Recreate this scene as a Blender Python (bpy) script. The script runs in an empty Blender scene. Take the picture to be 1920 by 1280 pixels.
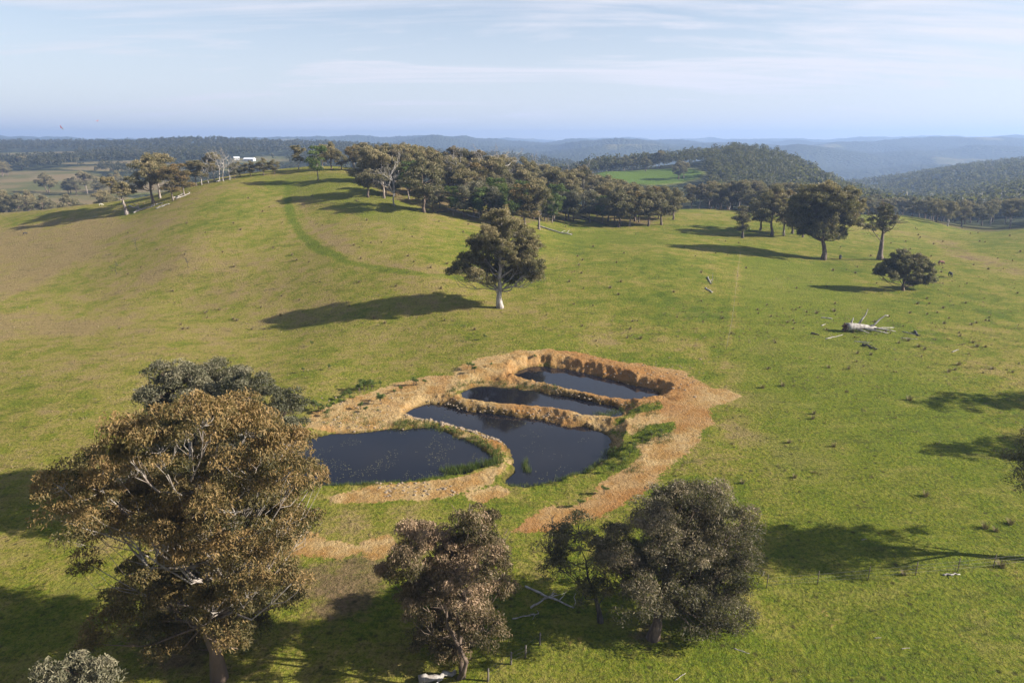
import bpy, math
import numpy as np
from mathutils import Vector
R = math.radians
rng = np.random.default_rng(7)
scene = bpy.context.scene
col = scene.collection

# ------------------------------------------------------------------ camera, sky, sun, exposure
ZC, PITCH, F = 36.0, R(16.3), 1280.0            # metres above the pond, tilt down, focal length in photo pixels (1920 wide)
cam_d = bpy.data.cameras.new('camera'); cam_d.lens = 24; cam_d.sensor_width = 36
cam_d.clip_start = 0.5; cam_d.clip_end = 60000
cam = bpy.data.objects.new('camera', cam_d); col.objects.link(cam)
cam.location = (0, 0, ZC); cam.rotation_euler = (R(90) - PITCH, 0, 0)
scene.camera = cam

SUN_EL = R(25.5); SUN_AZ = math.atan2(1.0, -0.10)     # from +Y towards +X
S = Vector((math.sin(SUN_AZ) * math.cos(SUN_EL), math.cos(SUN_AZ) * math.cos(SUN_EL), math.sin(SUN_EL)))
sl = bpy.data.lights.new('sun', 'SUN'); sl.energy = 5.0; sl.angle = R(0.53); sl.color = (1.0, 0.93, 0.82)
so = bpy.data.objects.new('sun', sl); col.objects.link(so); so.rotation_euler = S.to_track_quat('Z', 'Y').to_euler()
so.location = (60, 0, 90)

world = bpy.data.worlds.new('World'); scene.world = world; world.use_nodes = True
SKY_STRENGTH = 0.05
scene.view_settings.view_transform = 'Standard'; scene.view_settings.look = 'None'
scene.view_settings.exposure = 1.6; scene.view_settings.gamma = 1; scene.view_settings.use_curve_mapping = False
scene.cycles.use_denoising = True
scene.cycles.max_bounces = 6; scene.cycles.transparent_max_bounces = 8; scene.cycles.volume_bounces = 0
scene.cycles.caustics_reflective = False; scene.cycles.caustics_refractive = False

# ------------------------------------------------------------------ node helpers
class NT:
    def __init__(s, tree): s.t = tree; tree.nodes.clear()
    def n(s, typ, props=None, **ins):
        nd = s.t.nodes.new(typ)
        for k, v in (props or {}).items(): setattr(nd, k, v)
        for k, v in ins.items(): s.put(nd, k, v)
        return nd
    def put(s, nd, k, v):
        key = int(k[1:]) if k[0] == 'i' and k[1:].isdigit() else k.replace('_', ' ')
        sock = nd.inputs[key]
        if isinstance(v, bpy.types.NodeSocket): s.t.links.new(v, sock)
        elif isinstance(v, bpy.types.Node): s.t.links.new(v.outputs[0], sock)
        else:
            if hasattr(sock.default_value, '__len__') and not hasattr(v, '__len__'): v = [v] * len(sock.default_value)
            if hasattr(sock.default_value, '__len__') and len(sock.default_value) == 4 and len(v) == 3: v = (*v, 1)
            sock.default_value = v
    def math(s, op, a, b=0.0, c=0.0, clamp=False): return s.n('ShaderNodeMath', {'operation': op, 'use_clamp': clamp}, i0=a, i1=b, i2=c).outputs[0]
    def mix(s, f, a, b, blend='MIX'):
        nd = s.n('ShaderNodeMix', {'data_type': 'RGBA', 'blend_type': blend}, i0=f, i6=a, i7=b); return nd.outputs[2]
    def noise(s, vec, scale, detail=4, rough=0.55, dist=0.0):
        return s.n('ShaderNodeTexNoise', None, Vector=vec, Scale=scale, Detail=detail, Roughness=rough, Distortion=dist).outputs[0]
    def ramp(s, fac, stops, interp='LINEAR'):
        nd = s.n('ShaderNodeValToRGB', None, Fac=fac); cr = nd.color_ramp; cr.interpolation = interp
        while len(cr.elements) < len(stops): cr.elements.new(0.5)
        for e, (p, c) in zip(cr.elements, stops): e.position = p; e.color = (*c, 1) if len(c) == 3 else c
        return nd.outputs[0]
    def step(s, v, a, b): return s.n('ShaderNodeMapRange', {'interpolation_type': 'SMOOTHSTEP'}, i0=v, i1=a, i2=b, i3=0.0, i4=1.0).outputs[0]

def new_mat(name):
    m = bpy.data.materials.new(name); m.use_nodes = True
    return m, NT(m.node_tree)

# world: hazy daylight sky with a thin cirrus veil
w = NT(world.node_tree)
sky = w.n('ShaderNodeTexSky', {'sky_type': 'NISHITA', 'sun_disc': False, 'sun_elevation': SUN_EL, 'sun_rotation': SUN_AZ,
                               'air_density': 1.0, 'dust_density': 0.9, 'ozone_density': 1.5, 'altitude': 600})
tc = w.n('ShaderNodeTexCoord'); sep = w.n('ShaderNodeSeparateXYZ', None, i0=tc.outputs['Generated'])
dz = w.math('MAXIMUM', sep.outputs[2], 0.0); dz = w.math('ADD', dz, 0.13)
cx = w.math('DIVIDE', sep.outputs[0], dz); cy = w.math('DIVIDE', sep.outputs[1], dz)
cv = w.n('ShaderNodeCombineXYZ', None, i0=cx, i1=cy, i2=0.0)
mp = w.n('ShaderNodeMapping', None, Vector=cv.outputs[0], Rotation=(0, 0, R(24)), Scale=(0.42, 1.35, 1.0))
veil = w.noise(mp.outputs[0], 1.1, 7, 0.62, 0.9)
mp2 = w.n('ShaderNodeMapping', None, Vector=cv.outputs[0], Rotation=(0, 0, R(20)), Scale=(0.45, 0.8, 1.0))
broad = w.noise(mp2.outputs[0], 0.55, 4, 0.5, 0.3)
mp3 = w.n('ShaderNodeMapping', None, Vector=cv.outputs[0], Rotation=(0, 0, R(52)), Scale=(0.16, 1.9, 1.0)); thread = w.noise(mp3.outputs[0], 1.3, 6, 0.62, 1.6)
amt = w.math('ADD', w.math('MULTIPLY', w.step(veil, 0.36, 0.66), 0.62), w.math('MULTIPLY', w.step(broad, 0.32, 0.66), 0.42))
amt = w.math('ADD', amt, w.math('MULTIPLY', w.step(thread, 0.40, 0.72), 0.34), clamp=True)
amt = w.math('MULTIPLY', amt, w.math('SUBTRACT', 1.0, w.math('MULTIPLY', w.step(sep.outputs[2], .14, .6), 0.62)))   # thinner overhead, where the line of sight through it is short
low = w.step(sep.outputs[2], 0.30, 0.0)
amt = w.math('MAXIMUM', amt, w.math('MULTIPLY', low, 0.70), clamp=True)
skyc = w.mix(amt, sky.outputs[0], (5.95, 5.95, 6.45))
bg = w.n('ShaderNodeBackground', None, Color=skyc, Strength=SKY_STRENGTH)
w.n('ShaderNodeOutputWorld', None, Surface=bg.outputs[0])

# ------------------------------------------------------------------ photo geometry
SP, CP = math.sin(PITCH), math.cos(PITCH)
def ray(px, py):
    dx = (np.asarray(px, float) - 960) / F; dy = (640 - np.asarray(py, float)) / F
    return dx, CP + dy * SP, -SP + dy * CP                 # X, Y, Z of the direction
def at_Y(px, py, Y):
    a, b, c = ray(px, py); s = Y / b
    return np.array([a * s, Y + 0 * a, ZC + c * s])
def at_z(px, py, z):
    a, b, c = ray(px, py); s = (z - ZC) / c
    return np.stack([a * s, b * s], -1)
def depth_of(Y, z): return Y * CP + (ZC - z) * SP
def pxy(X, Y, z):
    d = depth_of(Y, z); up = Y * SP - (ZC - z) * CP
    return 960 + F * X / d, 640 - F * up / d

# ------------------------------------------------------------------ numpy noise
def _h(ix, iy, seed):
    n = (ix.astype(np.int64) * 374761393 + iy.astype(np.int64) * 668265263 + seed * 982451653) & 0xFFFFFFFF
    n = ((n ^ (n >> 13)) * 1274126177) & 0xFFFFFFFF
    return ((n ^ (n >> 16)) & 0xFFFFFF) / float(0xFFFFFF)
def vnoise(x, y, seed=0):
    ix, iy = np.floor(x), np.floor(y); fx, fy = x - ix, y - iy
    fx = fx * fx * (3 - 2 * fx); fy = fy * fy * (3 - 2 * fy)
    a, b = _h(ix, iy, seed), _h(ix + 1, iy, seed); c, d = _h(ix, iy + 1, seed), _h(ix + 1, iy + 1, seed)
    return (a + (b - a) * fx) * (1 - fy) + (c + (d - c) * fx) * fy
def fbm(x, y, seed=0, oct=4):                              # about -1 .. 1
    v = 0; amp = 1; tot = 0
    for o in range(oct):
        v = v + amp * (vnoise(x * 2 ** o, y * 2 ** o, seed + o * 17) * 2 - 1); tot += amp; amp *= 0.5
    return v / tot
def sstep(v, a, b):
    t = np.clip((v - a) / (b - a), 0, 1); return t * t * (3 - 2 * t)

# ------------------------------------------------------------------ terrain: spline through surveyed points
TP = []
def P(px, py, Y): TP.append(at_Y(px, py, Y))
def Q(px, Y, z):
    d = depth_of(Y, z); TP.append(np.array([(px - 960) / F * d, Y, z]))
for Y, lst in {
    25: [(-300, -2), (400, -2), (960, -2), (1500, -2), (2300, -1)],
    40: [(-300, -2.2), (400, -1.6), (960, -1.6), (1500, -1.4), (2300, -.4)],
    55: [(-300, -2.2), (200, -1.5), (700, -1.1), (960, -1.0), (1300, -.3), (1700, .3), (2300, 1)],
    75: [(-300, -2.2), (200, -1.2), (500, -.8), (800, -.72), (1000, -.65), (1300, .4), (1500, 1), (1900, 1.5), (2300, 2)],
    90: [(700, -.6), (800, -.5), (900, 0), (1100, .45), (1250, 1.0), (1500, 1.8), (1900, 2)],
    105: [(-300, -2.6), (200, -1), (600, -.1), (780, .15), (850, .6), (1000, 1.4), (1200, 2.0), (1400, 2.4), (1900, 2.4), (2300, 2.2)],
    115: [(1000, 2.2), (1150, 2.3)],
    137: [(-300, -3.4), (0, -3), (300, -2), (600, -.5), (760, 1.6), (938, 3), (1200, 3.6), (1400, 3.8), (1700, 2.4), (1920, 1.7), (2300, 1)],
    160: [(938, 4.6), (1150, 5)],
    450: [(-300, -14), (0, -13), (200, -13), (1350, -6), (1500, -9), (1700, -13), (1850, -13), (2300, -8)],
    600: [(1920, -10), (1750, -27), (2300, 0)],
    780: [(1250, 11), (1320, 16), (1390, 20), (1450, 15), (1530, -9), (1620, -32)],
    1100: [(1920, -6), (1750, -22), (1600, -46), (2300, 8)],
    1200: [(1390, -40), (1250, -35)],
    1500: [(700, 17), (850, 4), (1000, -4), (-300, 15)],
    1800: [(1920, -20), (1750, -40), (1650, -62), (2300, 0)],
    1900: [(350, 35), (220, 27), (100, 25), (0, 25), (480, 24), (560, 19)],
    2200: [(900, -30), (1100, -45), (1350, -70), (1600, -95), (1500, -90)],
    2700: [(350, -5), (100, 0), (600, -10), (1850, -50)],
    3000: [(1500, -34), (1600, -52), (1750, -42)],
    3300: [(900, 26), (1000, 20), (1100, 34), (1200, 50), (1300, 24), (1400, 10)],
    4500: [(-300, 70), (0, 72), (150, 45), (300, 30), (500, 40), (620, 34), (720, 34), (800, 62), (900, 30), (1000, 20), (1500, 14)],
    5000: [(1600, 22), (1700, 52), (1800, 44), (1900, 58), (2300, 60), (1300, 30)],
    9000: [(0, 40), (400, 45), (800, 45), (1200, 60), (1600, 60), (2000, 75)],
    14000: [(-300, 20), (400, 20), (960, 20), (1500, 20), (2300, 20)],
}.items():
    for px, z in lst: Q(px, Y, z)
for a in [(530, 605, 143), (620, 480, 178), (800, 520, 155), (560, 420, 215), (540, 350, 262), (570, 318, 290), (350, 480, 190), (350, 560, 165),
          (150, 560, 172), (0, 555, 176), (-300, 555, 176), (250, 400, 255), (350, 350, 280), (450, 330, 285), (0, 480, 225), (-300, 490, 225), (0, 405, 290),
          (-300, 420, 290), (120, 390, 285), (660, 322, 280), (740, 385, 230), (900, 415, 225), (1000, 430, 225), (1040, 437, 228), (1160, 425, 255),
          (1280, 392, 330), (1340, 392, 340), (1100, 470, 195), (1250, 470, 195), (1385, 480, 197), (1400, 455, 225), (1543, 487, 204), (1650, 487, 204),
          (1693, 545, 159), (1390, 445, 240), (1470, 440, 245), (1700, 405, 350), (1780, 450, 260), (1850, 437, 310), (1920, 430, 290), (1920, 520, 178),
          (2300, 425, 290), (2300, 520, 178), (150, 350, 700), (50, 330, 800), (100, 375, 560), (50, 300, 1200), (-300, 300, 1200), (100, 290, 1350),
          (470, 300, 1100), (520, 298, 1150), (250, 315, 950), (350, 318, 900), (1200, 325, 650), (1130, 323, 650), (1270, 325, 640), (1200, 340, 590)]: P(*a)
P(240, 376, 288); P(180, 383, 288)
for a in [(0, 340, 2), (-300, 340, 2), (0, 390, -8), (250, 315, 10), (250, 390, -9), (450, 335, 18), (450, 420, -6), (600, 330, 24), (600, 400, 10), (600, 500, -10),
          (750, 290, 20), (750, 360, 17), (750, 450, 0), (900, 270, 14.5), (900, 330, 14), (900, 420, 2), (1050, 280, 8.5), (1050, 350, 7), (1050, 450, -6),
          (1200, 300, 7), (1200, 400, -4), (600, 800, -4), (800, 800, -8), (1000, 800, -14), (700, 1100, 4)]: Q(*a)
TP = np.array(TP)
def tpc(X, Y):
    th = np.arctan2(X, Y); lr = np.log(np.maximum(np.hypot(X, Y), 26.0))
    return th, lr
def K(ax, ay, bx, by):
    r2 = (ax[:, None] - bx[None]) ** 2 + (ay[:, None] - by[None]) ** 2
    return 0.5 * r2 * np.log(r2 + 1e-12)
TS = 2.0
_th, _lr = tpc(TP[:, 0], TP[:, 1]); _cx, _cy = _th * TS, _lr
n = len(TP); A = np.zeros((n + 3, n + 3)); A[:n, :n] = K(_cx, _cy, _cx, _cy) + np.eye(n) * 2e-4
A[:n, n] = 1; A[:n, n + 1] = _cx; A[:n, n + 2] = _cy; A[n:, :n] = A[:n, n:].T
_w = np.linalg.solve(A, np.concatenate([TP[:, 2], np.zeros(3)]))
def tps(th, lr):
    out = np.empty(len(th))
    for i in range(0, len(th), 20000):
        ax, ay = th[i:i + 20000] * TS, lr[i:i + 20000]
        out[i:i + 20000] = K(ax, ay, _cx, _cy) @ _w[:n] + _w[n] + _w[n + 1] * ax + _w[n + 2] * ay
    return out
TM = 0.86
def base(X, Y):
    X = np.atleast_1d(np.asarray(X, float)); Y = np.atleast_1d(np.asarray(Y, float))
    th, lr = tpc(X, Y); thc = np.clip(th, -TM, TM)
    z = tps(thc, lr)
    o = np.abs(th) > TM
    if o.any():
        wgt = sstep(np.abs(th[o]), 1.1, math.pi) * 0.5
        z[o] = z[o] * (1 - wgt) + tps(-thc[o], lr[o]) * wgt
    r = np.hypot(X, Y)
    z += 0.35 * fbm(X / 34, Y / 34, 3, 3) * sstep(r, 30, 200) + 0.10 * fbm(X / 5, Y / 5, 5, 3) * sstep(r, 20, 60)
    far = sstep(r, 450, 1500); vfar = sstep(r, 1500, 3200)
    z += far * 5 * fbm(X / 260, Y / 260, 11, 4)
    rid = 1 - np.abs(fbm(X / 800, Y / 800, 21, 4)) * 2
    for yc, wdt, A_, p0, p1, sd in [(2350, 170, 62, 1380, 1780, 1), (3050, 220, 62, 1430, 2200, 2), (3900, 240, 42, 1500, 2200, 3), (2500, 190, 30, 760, 1300, 4), (5200, 300, 22, 1400, 2300, 5), (4300, 260, 26, 350, 1250, 7)]:
        pxx = 960 + F * np.tan(np.clip(th, -1.2, 1.2)); yw = yc + 300 * fbm(X / 1100, X * 0 + sd * 3.7, 80 + sd, 3)
        e = sstep(pxx, p0 - 120, p0 + 60) * sstep(pxx, p1 + 120, p1 - 60); z += A_ * e * (.62 + .55 * fbm(X / 520, X * 0 + sd * 9.1, 90 + sd, 3)) * np.exp(-((Y - yw) / wdt) ** 2)
    z += vfar * (rid * 44 - 36 + 34 * fbm(X / 420, Y / 620, 25, 3))
    return z

# ------------------------------------------------------------------ ponds and bare earth outlines (photo pixels on the water or ground)
def sdf(X, Y, poly):                                     # signed distance, negative inside
    d = np.full(X.shape, 1e9); ins = np.zeros(X.shape, bool); m = len(poly)
    for i in range(m):
        ax, ay = poly[i]; bx, by = poly[(i + 1) % m]
        ex, ey = bx - ax, by - ay; px_, py_ = X - ax, Y - ay
        t = np.clip((px_ * ex + py_ * ey) / (ex * ex + ey * ey + 1e-9), 0, 1)
        d = np.minimum(d, np.hypot(px_ - ex * t, py_ - ey * t))
        c = ((ay > Y) != (by > Y)) & (X < (bx - ax) * (Y - ay) / (by - ay + 1e-12) + ax)
        ins ^= c
    return np.where(ins, -d, d)
PONDS = [  # outline, water level, bank slope, berm height, berm width
    ([(593, 818), (628, 814), (675, 811), (706, 808), (738, 805), (784, 802), (810, 800), (836, 809), (857, 820), (886, 830), (909, 844), (922, 854),
      (925, 865), (920, 873), (888, 880), (875, 888), (849, 892), (810, 897), (771, 902), (719, 906), (667, 910), (615, 912), (576, 908), (558, 890), (556, 850), (570, 826)],
     -1.1, .40, .30, .9),
    ([(762, 774), (776, 766), (800, 757), (821, 757), (857, 764), (888, 771), (915, 774), (946, 777), (993, 784), (1019, 789), (1040, 794), (1050, 799), (1070, 801), (1095, 800),
      (1120, 807), (1139, 814), (1146, 826), (1143, 845), (1136, 860), (1114, 873), (1089, 887), (1060, 896), (1045, 904), (1014, 910), (982, 914), (957, 912),
      (945, 906), (943, 898), (954, 890), (966, 878), (962, 866), (958, 852), (952, 841), (945, 832), (930, 824), (905, 814), (880, 806), (850, 798), (820, 791), (795, 787), (775, 782)],
     -1.1, .55, .28, .9),
    ([(861, 738), (878, 728), (899, 724), (928, 725), (967, 728), (1003, 733), (1040, 740), (1051, 740), (1082, 745), (1107, 751), (1132, 757), (1154, 762), (1164, 770), (1167, 778),
      (1151, 782), (1126, 779), (1095, 778), (1070, 770), (1039, 766), (1007, 762), (993, 762), (954, 759), (915, 754), (883, 750), (868, 746)], -.35, .40, .32, 1.1),
    ([(964, 703), (976, 693), (995, 688), (1020, 687), (1054, 691), (1095, 700), (1139, 709), (1186, 722), (1217, 729), (1239, 734), (1236, 740), (1226, 746), (1201, 750), (1176, 750),
      (1151, 746), (1120, 742), (1089, 735), (1057, 728), (1026, 720), (995, 714), (973, 709)], 0.15, .8, .36, 1.1)]
PONDS = [(at_z([p[0] for p in q[0]], [p[1] for p in q[0]], q[1]),) + q[1:] for q in PONDS]

def ground(X, Y):
    X = np.atleast_1d(np.asarray(X, float)); Y = np.atleast_1d(np.asarray(Y, float))
    z = base(X, Y)
    m = (X > -40) & (X < 45) & (Y > 50) & (Y < 135)
    if not m.any(): return z
    x, y, h = X[m], Y[m], z[m]
    wob = 0.45 * fbm(x / 1.6, y / 1.6, 31, 3) + 0.25 * fbm(x / .5, y / .5, 37, 2)
    D = [sdf(x, y, q[0]) + wob for q in PONDS]
    near = np.minimum.reduce(D)
    rough = sstep(near, 9, 0.5)
    rill = np.abs(fbm(x / 2.2, y / 2.2, 41, 3))
    for d, q in zip(D, PONDS):
        sl_ = q[2] * (0.75 + 0.5 * vnoise(x / 5, y / 5, 43))
        lim = q[1] + np.maximum(d, 0) * sl_ + 0.16 * rill * sstep(d, .3, 1.5)
        h = np.where(d < 14, np.minimum(h, lim), h)
    for d, q in zip(D, PONDS):
        up = q[1] + np.minimum(.05 + .55 * np.maximum(d, 0), q[3] * (.75 + .5 * vnoise(x / 2.5, y / 2.5, 47))) - .6 * np.maximum(d - q[4], 0)
        h = np.where((d > 0) & (d < 4), np.maximum(h, up), h)
    ab = (D[0] < 3.2) & (D[1] < 3.2); h = np.where(ab & (near > 0), np.minimum(h, -1.1 + .08 + .16 * near + .10 * vnoise(x / 1.2, y / 1.2, 59)), h)
    h = h + rough * (near > 0) * sstep(near, 0, .5) * (0.12 * fbm(x / .9, y / .9, 51, 3) + .05 * fbm(x / .35, y / .35, 53, 2) - .42 * np.abs(fbm((x + .4 * y) / 1.7, y / 2.6, 57, 4)) * (.3 + vnoise(x / 4, y / 4, 58)) * sstep(D[3], 6, 2) * sstep(D[3], .2, 1.2))
    for d, q in zip(D, PONDS):
        h = np.where(d <= 0, q[1] - .06 - np.minimum(1.3, -d * .45), h)
    z[m] = h
    return z
GRID = {}
def fast_ground(X, Y):
    X = np.atleast_1d(np.asarray(X, float)); Y = np.atleast_1d(np.asarray(Y, float)); r = np.hypot(X, Y); th = np.arctan2(X, Y)
    if not GRID or (np.abs(th) > .7195).any() or (r < 6).any(): return ground(X, Y)
    Z = GRID['z']; rr_, tt_ = GRID['r'], GRID['t']; i_ = np.clip(np.searchsorted(rr_, r) - 1, 0, len(rr_) - 2); j_ = np.clip(np.searchsorted(tt_, th) - 1, 0, len(tt_) - 2)
    a = (r - rr_[i_]) / (rr_[i_ + 1] - rr_[i_]); b = (th - tt_[j_]) / (tt_[j_ + 1] - tt_[j_])
    return (Z[i_, j_] * (1 - b) + Z[i_, j_ + 1] * b) * (1 - a) + (Z[i_ + 1, j_] * (1 - b) + Z[i_ + 1, j_ + 1] * b) * a
def ray_hits(px, py, lo=28, hi=1300, n=420):
    px = np.atleast_1d(np.asarray(px, float)); py = np.atleast_1d(np.asarray(py, float))
    a, b, c = ray(px, py); Ys = np.exp(np.linspace(math.log(lo), math.log(hi), n))
    X = (a / b)[:, None] * Ys; Z = ZC + (c / b)[:, None] * Ys
    g = (fast_ground if GRID else base)(X.ravel(), np.tile(Ys, len(px))).reshape(X.shape)
    f = Z - g; hit = f < 0; i = np.where(hit.any(1), hit.argmax(1), n - 1); i = np.maximum(i, 1)
    k = np.arange(len(px)); f0, f1 = f[k, i - 1], f[k, i]; t = np.clip(f0 / (f0 - f1 + 1e-9), 0, 1)
    Y = Ys[i - 1] + (Ys[i] - Ys[i - 1]) * t; Xh = a / b * Y
    return np.stack([Xh, Y, fast_ground(Xh, Y)], -1)
def hit(px, py, **k): return ray_hits(px, py, **k)[0]
def gz(x, y): return float(fast_ground(x, y)[0])
def gpoly(pts): return ray_hits([p[0] for p in pts], [p[1] for p in pts])[:, :2]

DIRT = [gpoly(p) for p in [
    [(578, 800), (590, 772), (640, 750), (700, 730), (752, 716), (815, 701), (850, 704), (862, 684), (900, 671), (960, 663), (1000, 656), (1030, 656), (1070, 663), (1150, 677), (1215, 685),
     (1275, 696), (1310, 708), (1340, 726), (1388, 742), (1352, 757), (1322, 762), (1326, 790), (1308, 822), (1285, 850), (1240, 880), (1210, 915), (1175, 945), (1135, 965), (1080, 975),
     (1040, 987), (1000, 993), (960, 996), (985, 975), (1030, 956), (1075, 948), (1115, 925), (1125, 905), (1165, 885), (1200, 858), (1160, 800), (900, 780), (780, 790), (700, 800), (640, 812)],
    [(633, 934), (701, 914), (771, 905), (836, 901), (901, 886), (957, 870), (962, 880), (930, 897), (888, 912), (836, 926), (771, 934), (706, 938)],
    [(520, 1000), (570, 1000), (600, 1016), (655, 1030), (625, 1039), (560, 1036), (515, 1030)],
    [(690, 1020), (720, 1010), (735, 1025), (705, 1036)], [(880, 925), (940, 912), (945, 925), (900, 938)]]]
VEG = [gpoly(p) for p in [
    [(1150, 800), (1175, 835), (1215, 830), (1265, 800), (1262, 790), (1215, 797), (1185, 812)],
    [(1146, 835), (1190, 825), (1200, 850), (1150, 885), (1100, 905), (1060, 920), (1080, 893), (1130, 868)],
    [(1165, 757), (1235, 752), (1240, 765), (1190, 782), (1160, 785)],
    [(835, 745), (865, 722), (900, 716), (960, 720), (1030, 732), (960, 726), (890, 724), (865, 740)],
    [(1000, 668), (1030, 664), (1040, 672), (1015, 682)], [(955, 700), (985, 686), (1020, 684), (990, 692)]]]
BROWN = [gpoly(p) for p in [[(-120, 440), (60, 420), (220, 405), (250, 425), (180, 460), (60, 535), (-120, 560)], [(-120, 595), (60, 580), (170, 600), (185, 625), (-120, 640)],
                            [(600, 430), (700, 480), (820, 515), (780, 500), (650, 470)]]]
LUSH = [gpoly(p) for p in [[(480, 330), (660, 325), (800, 400), (760, 430), (560, 370), (490, 350)], [(1388, 480), (1560, 500), (1640, 560), (1920, 900), (1920, 1280), (1450, 1280), (1440, 900), (1366, 660)],
                           [(1120, 318), (1280, 314), (1325, 345), (1130, 340)], [(1030, 425), (1200, 440), (1280, 460), (1060, 450)], [(970, 1170), (1400, 1150), (1400, 1280), (950, 1280)]]]
LITTER = [gpoly(p) for p in [[(560, 1050), (720, 1030), (760, 1100), (720, 1200), (600, 1180), (520, 1120)], [(800, 385), (1000, 415), (990, 430), (880, 415)], [(660, 330), (720, 345), (900, 405), (850, 405), (740, 375)],
                             [(250, 1100), (430, 1080), (470, 1200), (330, 1280), (200, 1240)], [(1190, 1165), (1270, 1165), (1270, 1200), (1190, 1205)]]]
def line_d(X, Y, pts):
    d = np.full(X.shape, 1e9)
    for (ax, ay), (bx, by) in zip(pts[:-1], pts[1:]):
        ex, ey = bx - ax, by - ay; t = np.clip(((X - ax) * ex + (Y - ay) * ey) / (ex * ex + ey * ey), 0, 1)
        d = np.minimum(d, np.hypot(X - ax - ex * t, Y - ay - ey * t))
    return d
def gp(px, Y):                                            # world point in photo column px at forward distance Y
    d_ = depth_of(Y, 8.0); return ((px - 960) / F * d_, Y)
fe = gpoly([(675, 328), (700, 352), (745, 375), (800, 388), (850, 398), (905, 410), (960, 416), (1020, 417), (1090, 413), (1160, 424), (1225, 420), (1268, 404)])
GROVE = list(fe) + [gp(1275, 305), gp(1225, 350), gp(1100, 355), gp(1000, 350), gp(850, 355), gp(720, 345), gp(655, 325)]
EDGE1 = [gp(1282, 345), gp(1345, 335), gp(1400, 320), gp(1480, 300), gp(1540, 330), gp(1500, 400), gp(1350, 420), gp(1285, 400)]
EDGE2 = [gp(1610, 400), gp(1690, 385), gp(1735, 350), gp(1790, 322), gp(1850, 314), gp(1935, 320), gp(2040, 330), gp(2040, 400), gp(1800, 430), gp(1620, 470)]
WOODXY = [GROVE, EDGE1, EDGE2]
STRIPE = gpoly([(540, 338), (538, 370), (545, 405), (565, 440), (600, 468), (650, 490), (720, 505), (800, 516), (880, 524)])
STRIPE2 = gpoly([(560, 345), (572, 400), (600, 440), (650, 472), (720, 496), (800, 512), (840, 522)])
PATHL = gpoly([(1388, 478), (1380, 540), (1373, 600), (1366, 640), (1356, 690)])
GULLY = gpoly([(0, 560), (60, 530), (130, 490), (210, 455), (290, 425), (340, 405)])
GULLY2 = gpoly([(1700, 437), (1770, 450), (1800, 475), (1870, 500), (1960, 520)])

# ------------------------------------------------------------------ mesh helpers
def mesh_from(name, V, faces, mat, smooth=False, attrs=None):
    me = bpy.data.meshes.new(name); V = np.asarray(V, np.float32)
    faces = [np.asarray(f, np.int32) for f in faces if len(f)]
    loops = np.concatenate([f.ravel() for f in faces]); tot = np.concatenate([np.full(len(f), f.shape[1], np.int32) for f in faces])
    start = np.concatenate([[0], np.cumsum(tot)[:-1]]).astype(np.int32)
    me.vertices.add(len(V)); me.vertices.foreach_set('co', V.ravel())
    me.loops.add(len(loops)); me.loops.foreach_set('vertex_index', loops)
    me.polygons.add(len(tot)); me.polygons.foreach_set('loop_start', start)
    try: me.polygons.foreach_set('loop_total', tot)
    except Exception: pass
    me.polygons.foreach_set('use_smooth', np.full(len(tot), smooth, bool))
    for k, a in (attrs or {}).items():
        a = np.asarray(a, np.float32)
        if a.ndim == 1: me.attributes.new(k, 'FLOAT', 'POINT').data.foreach_set('value', a)
        else: me.attributes.new(k, 'FLOAT_COLOR', 'POINT').data.foreach_set('color', a.ravel())
    me.materials.append(mat); me.update(calc_edges=True); me.validate()
    return me
def link(name, data, parent=None, loc=(0, 0, 0), rz=0.0, scale=1.0):
    o = bpy.data.objects.new(name, data); col.objects.link(o); o.location = loc; o.rotation_euler = (0, 0, rz)
    o.scale = (scale,) * 3 if np.isscalar(scale) else scale
    if parent: o.parent = parent
    return o
def tag(o, label=None, cat=None, group=None, kind=None):
    for k, v in (('label', label), ('category', cat), ('group', group), ('kind', kind)):
        if v: o[k] = v
    return o
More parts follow.
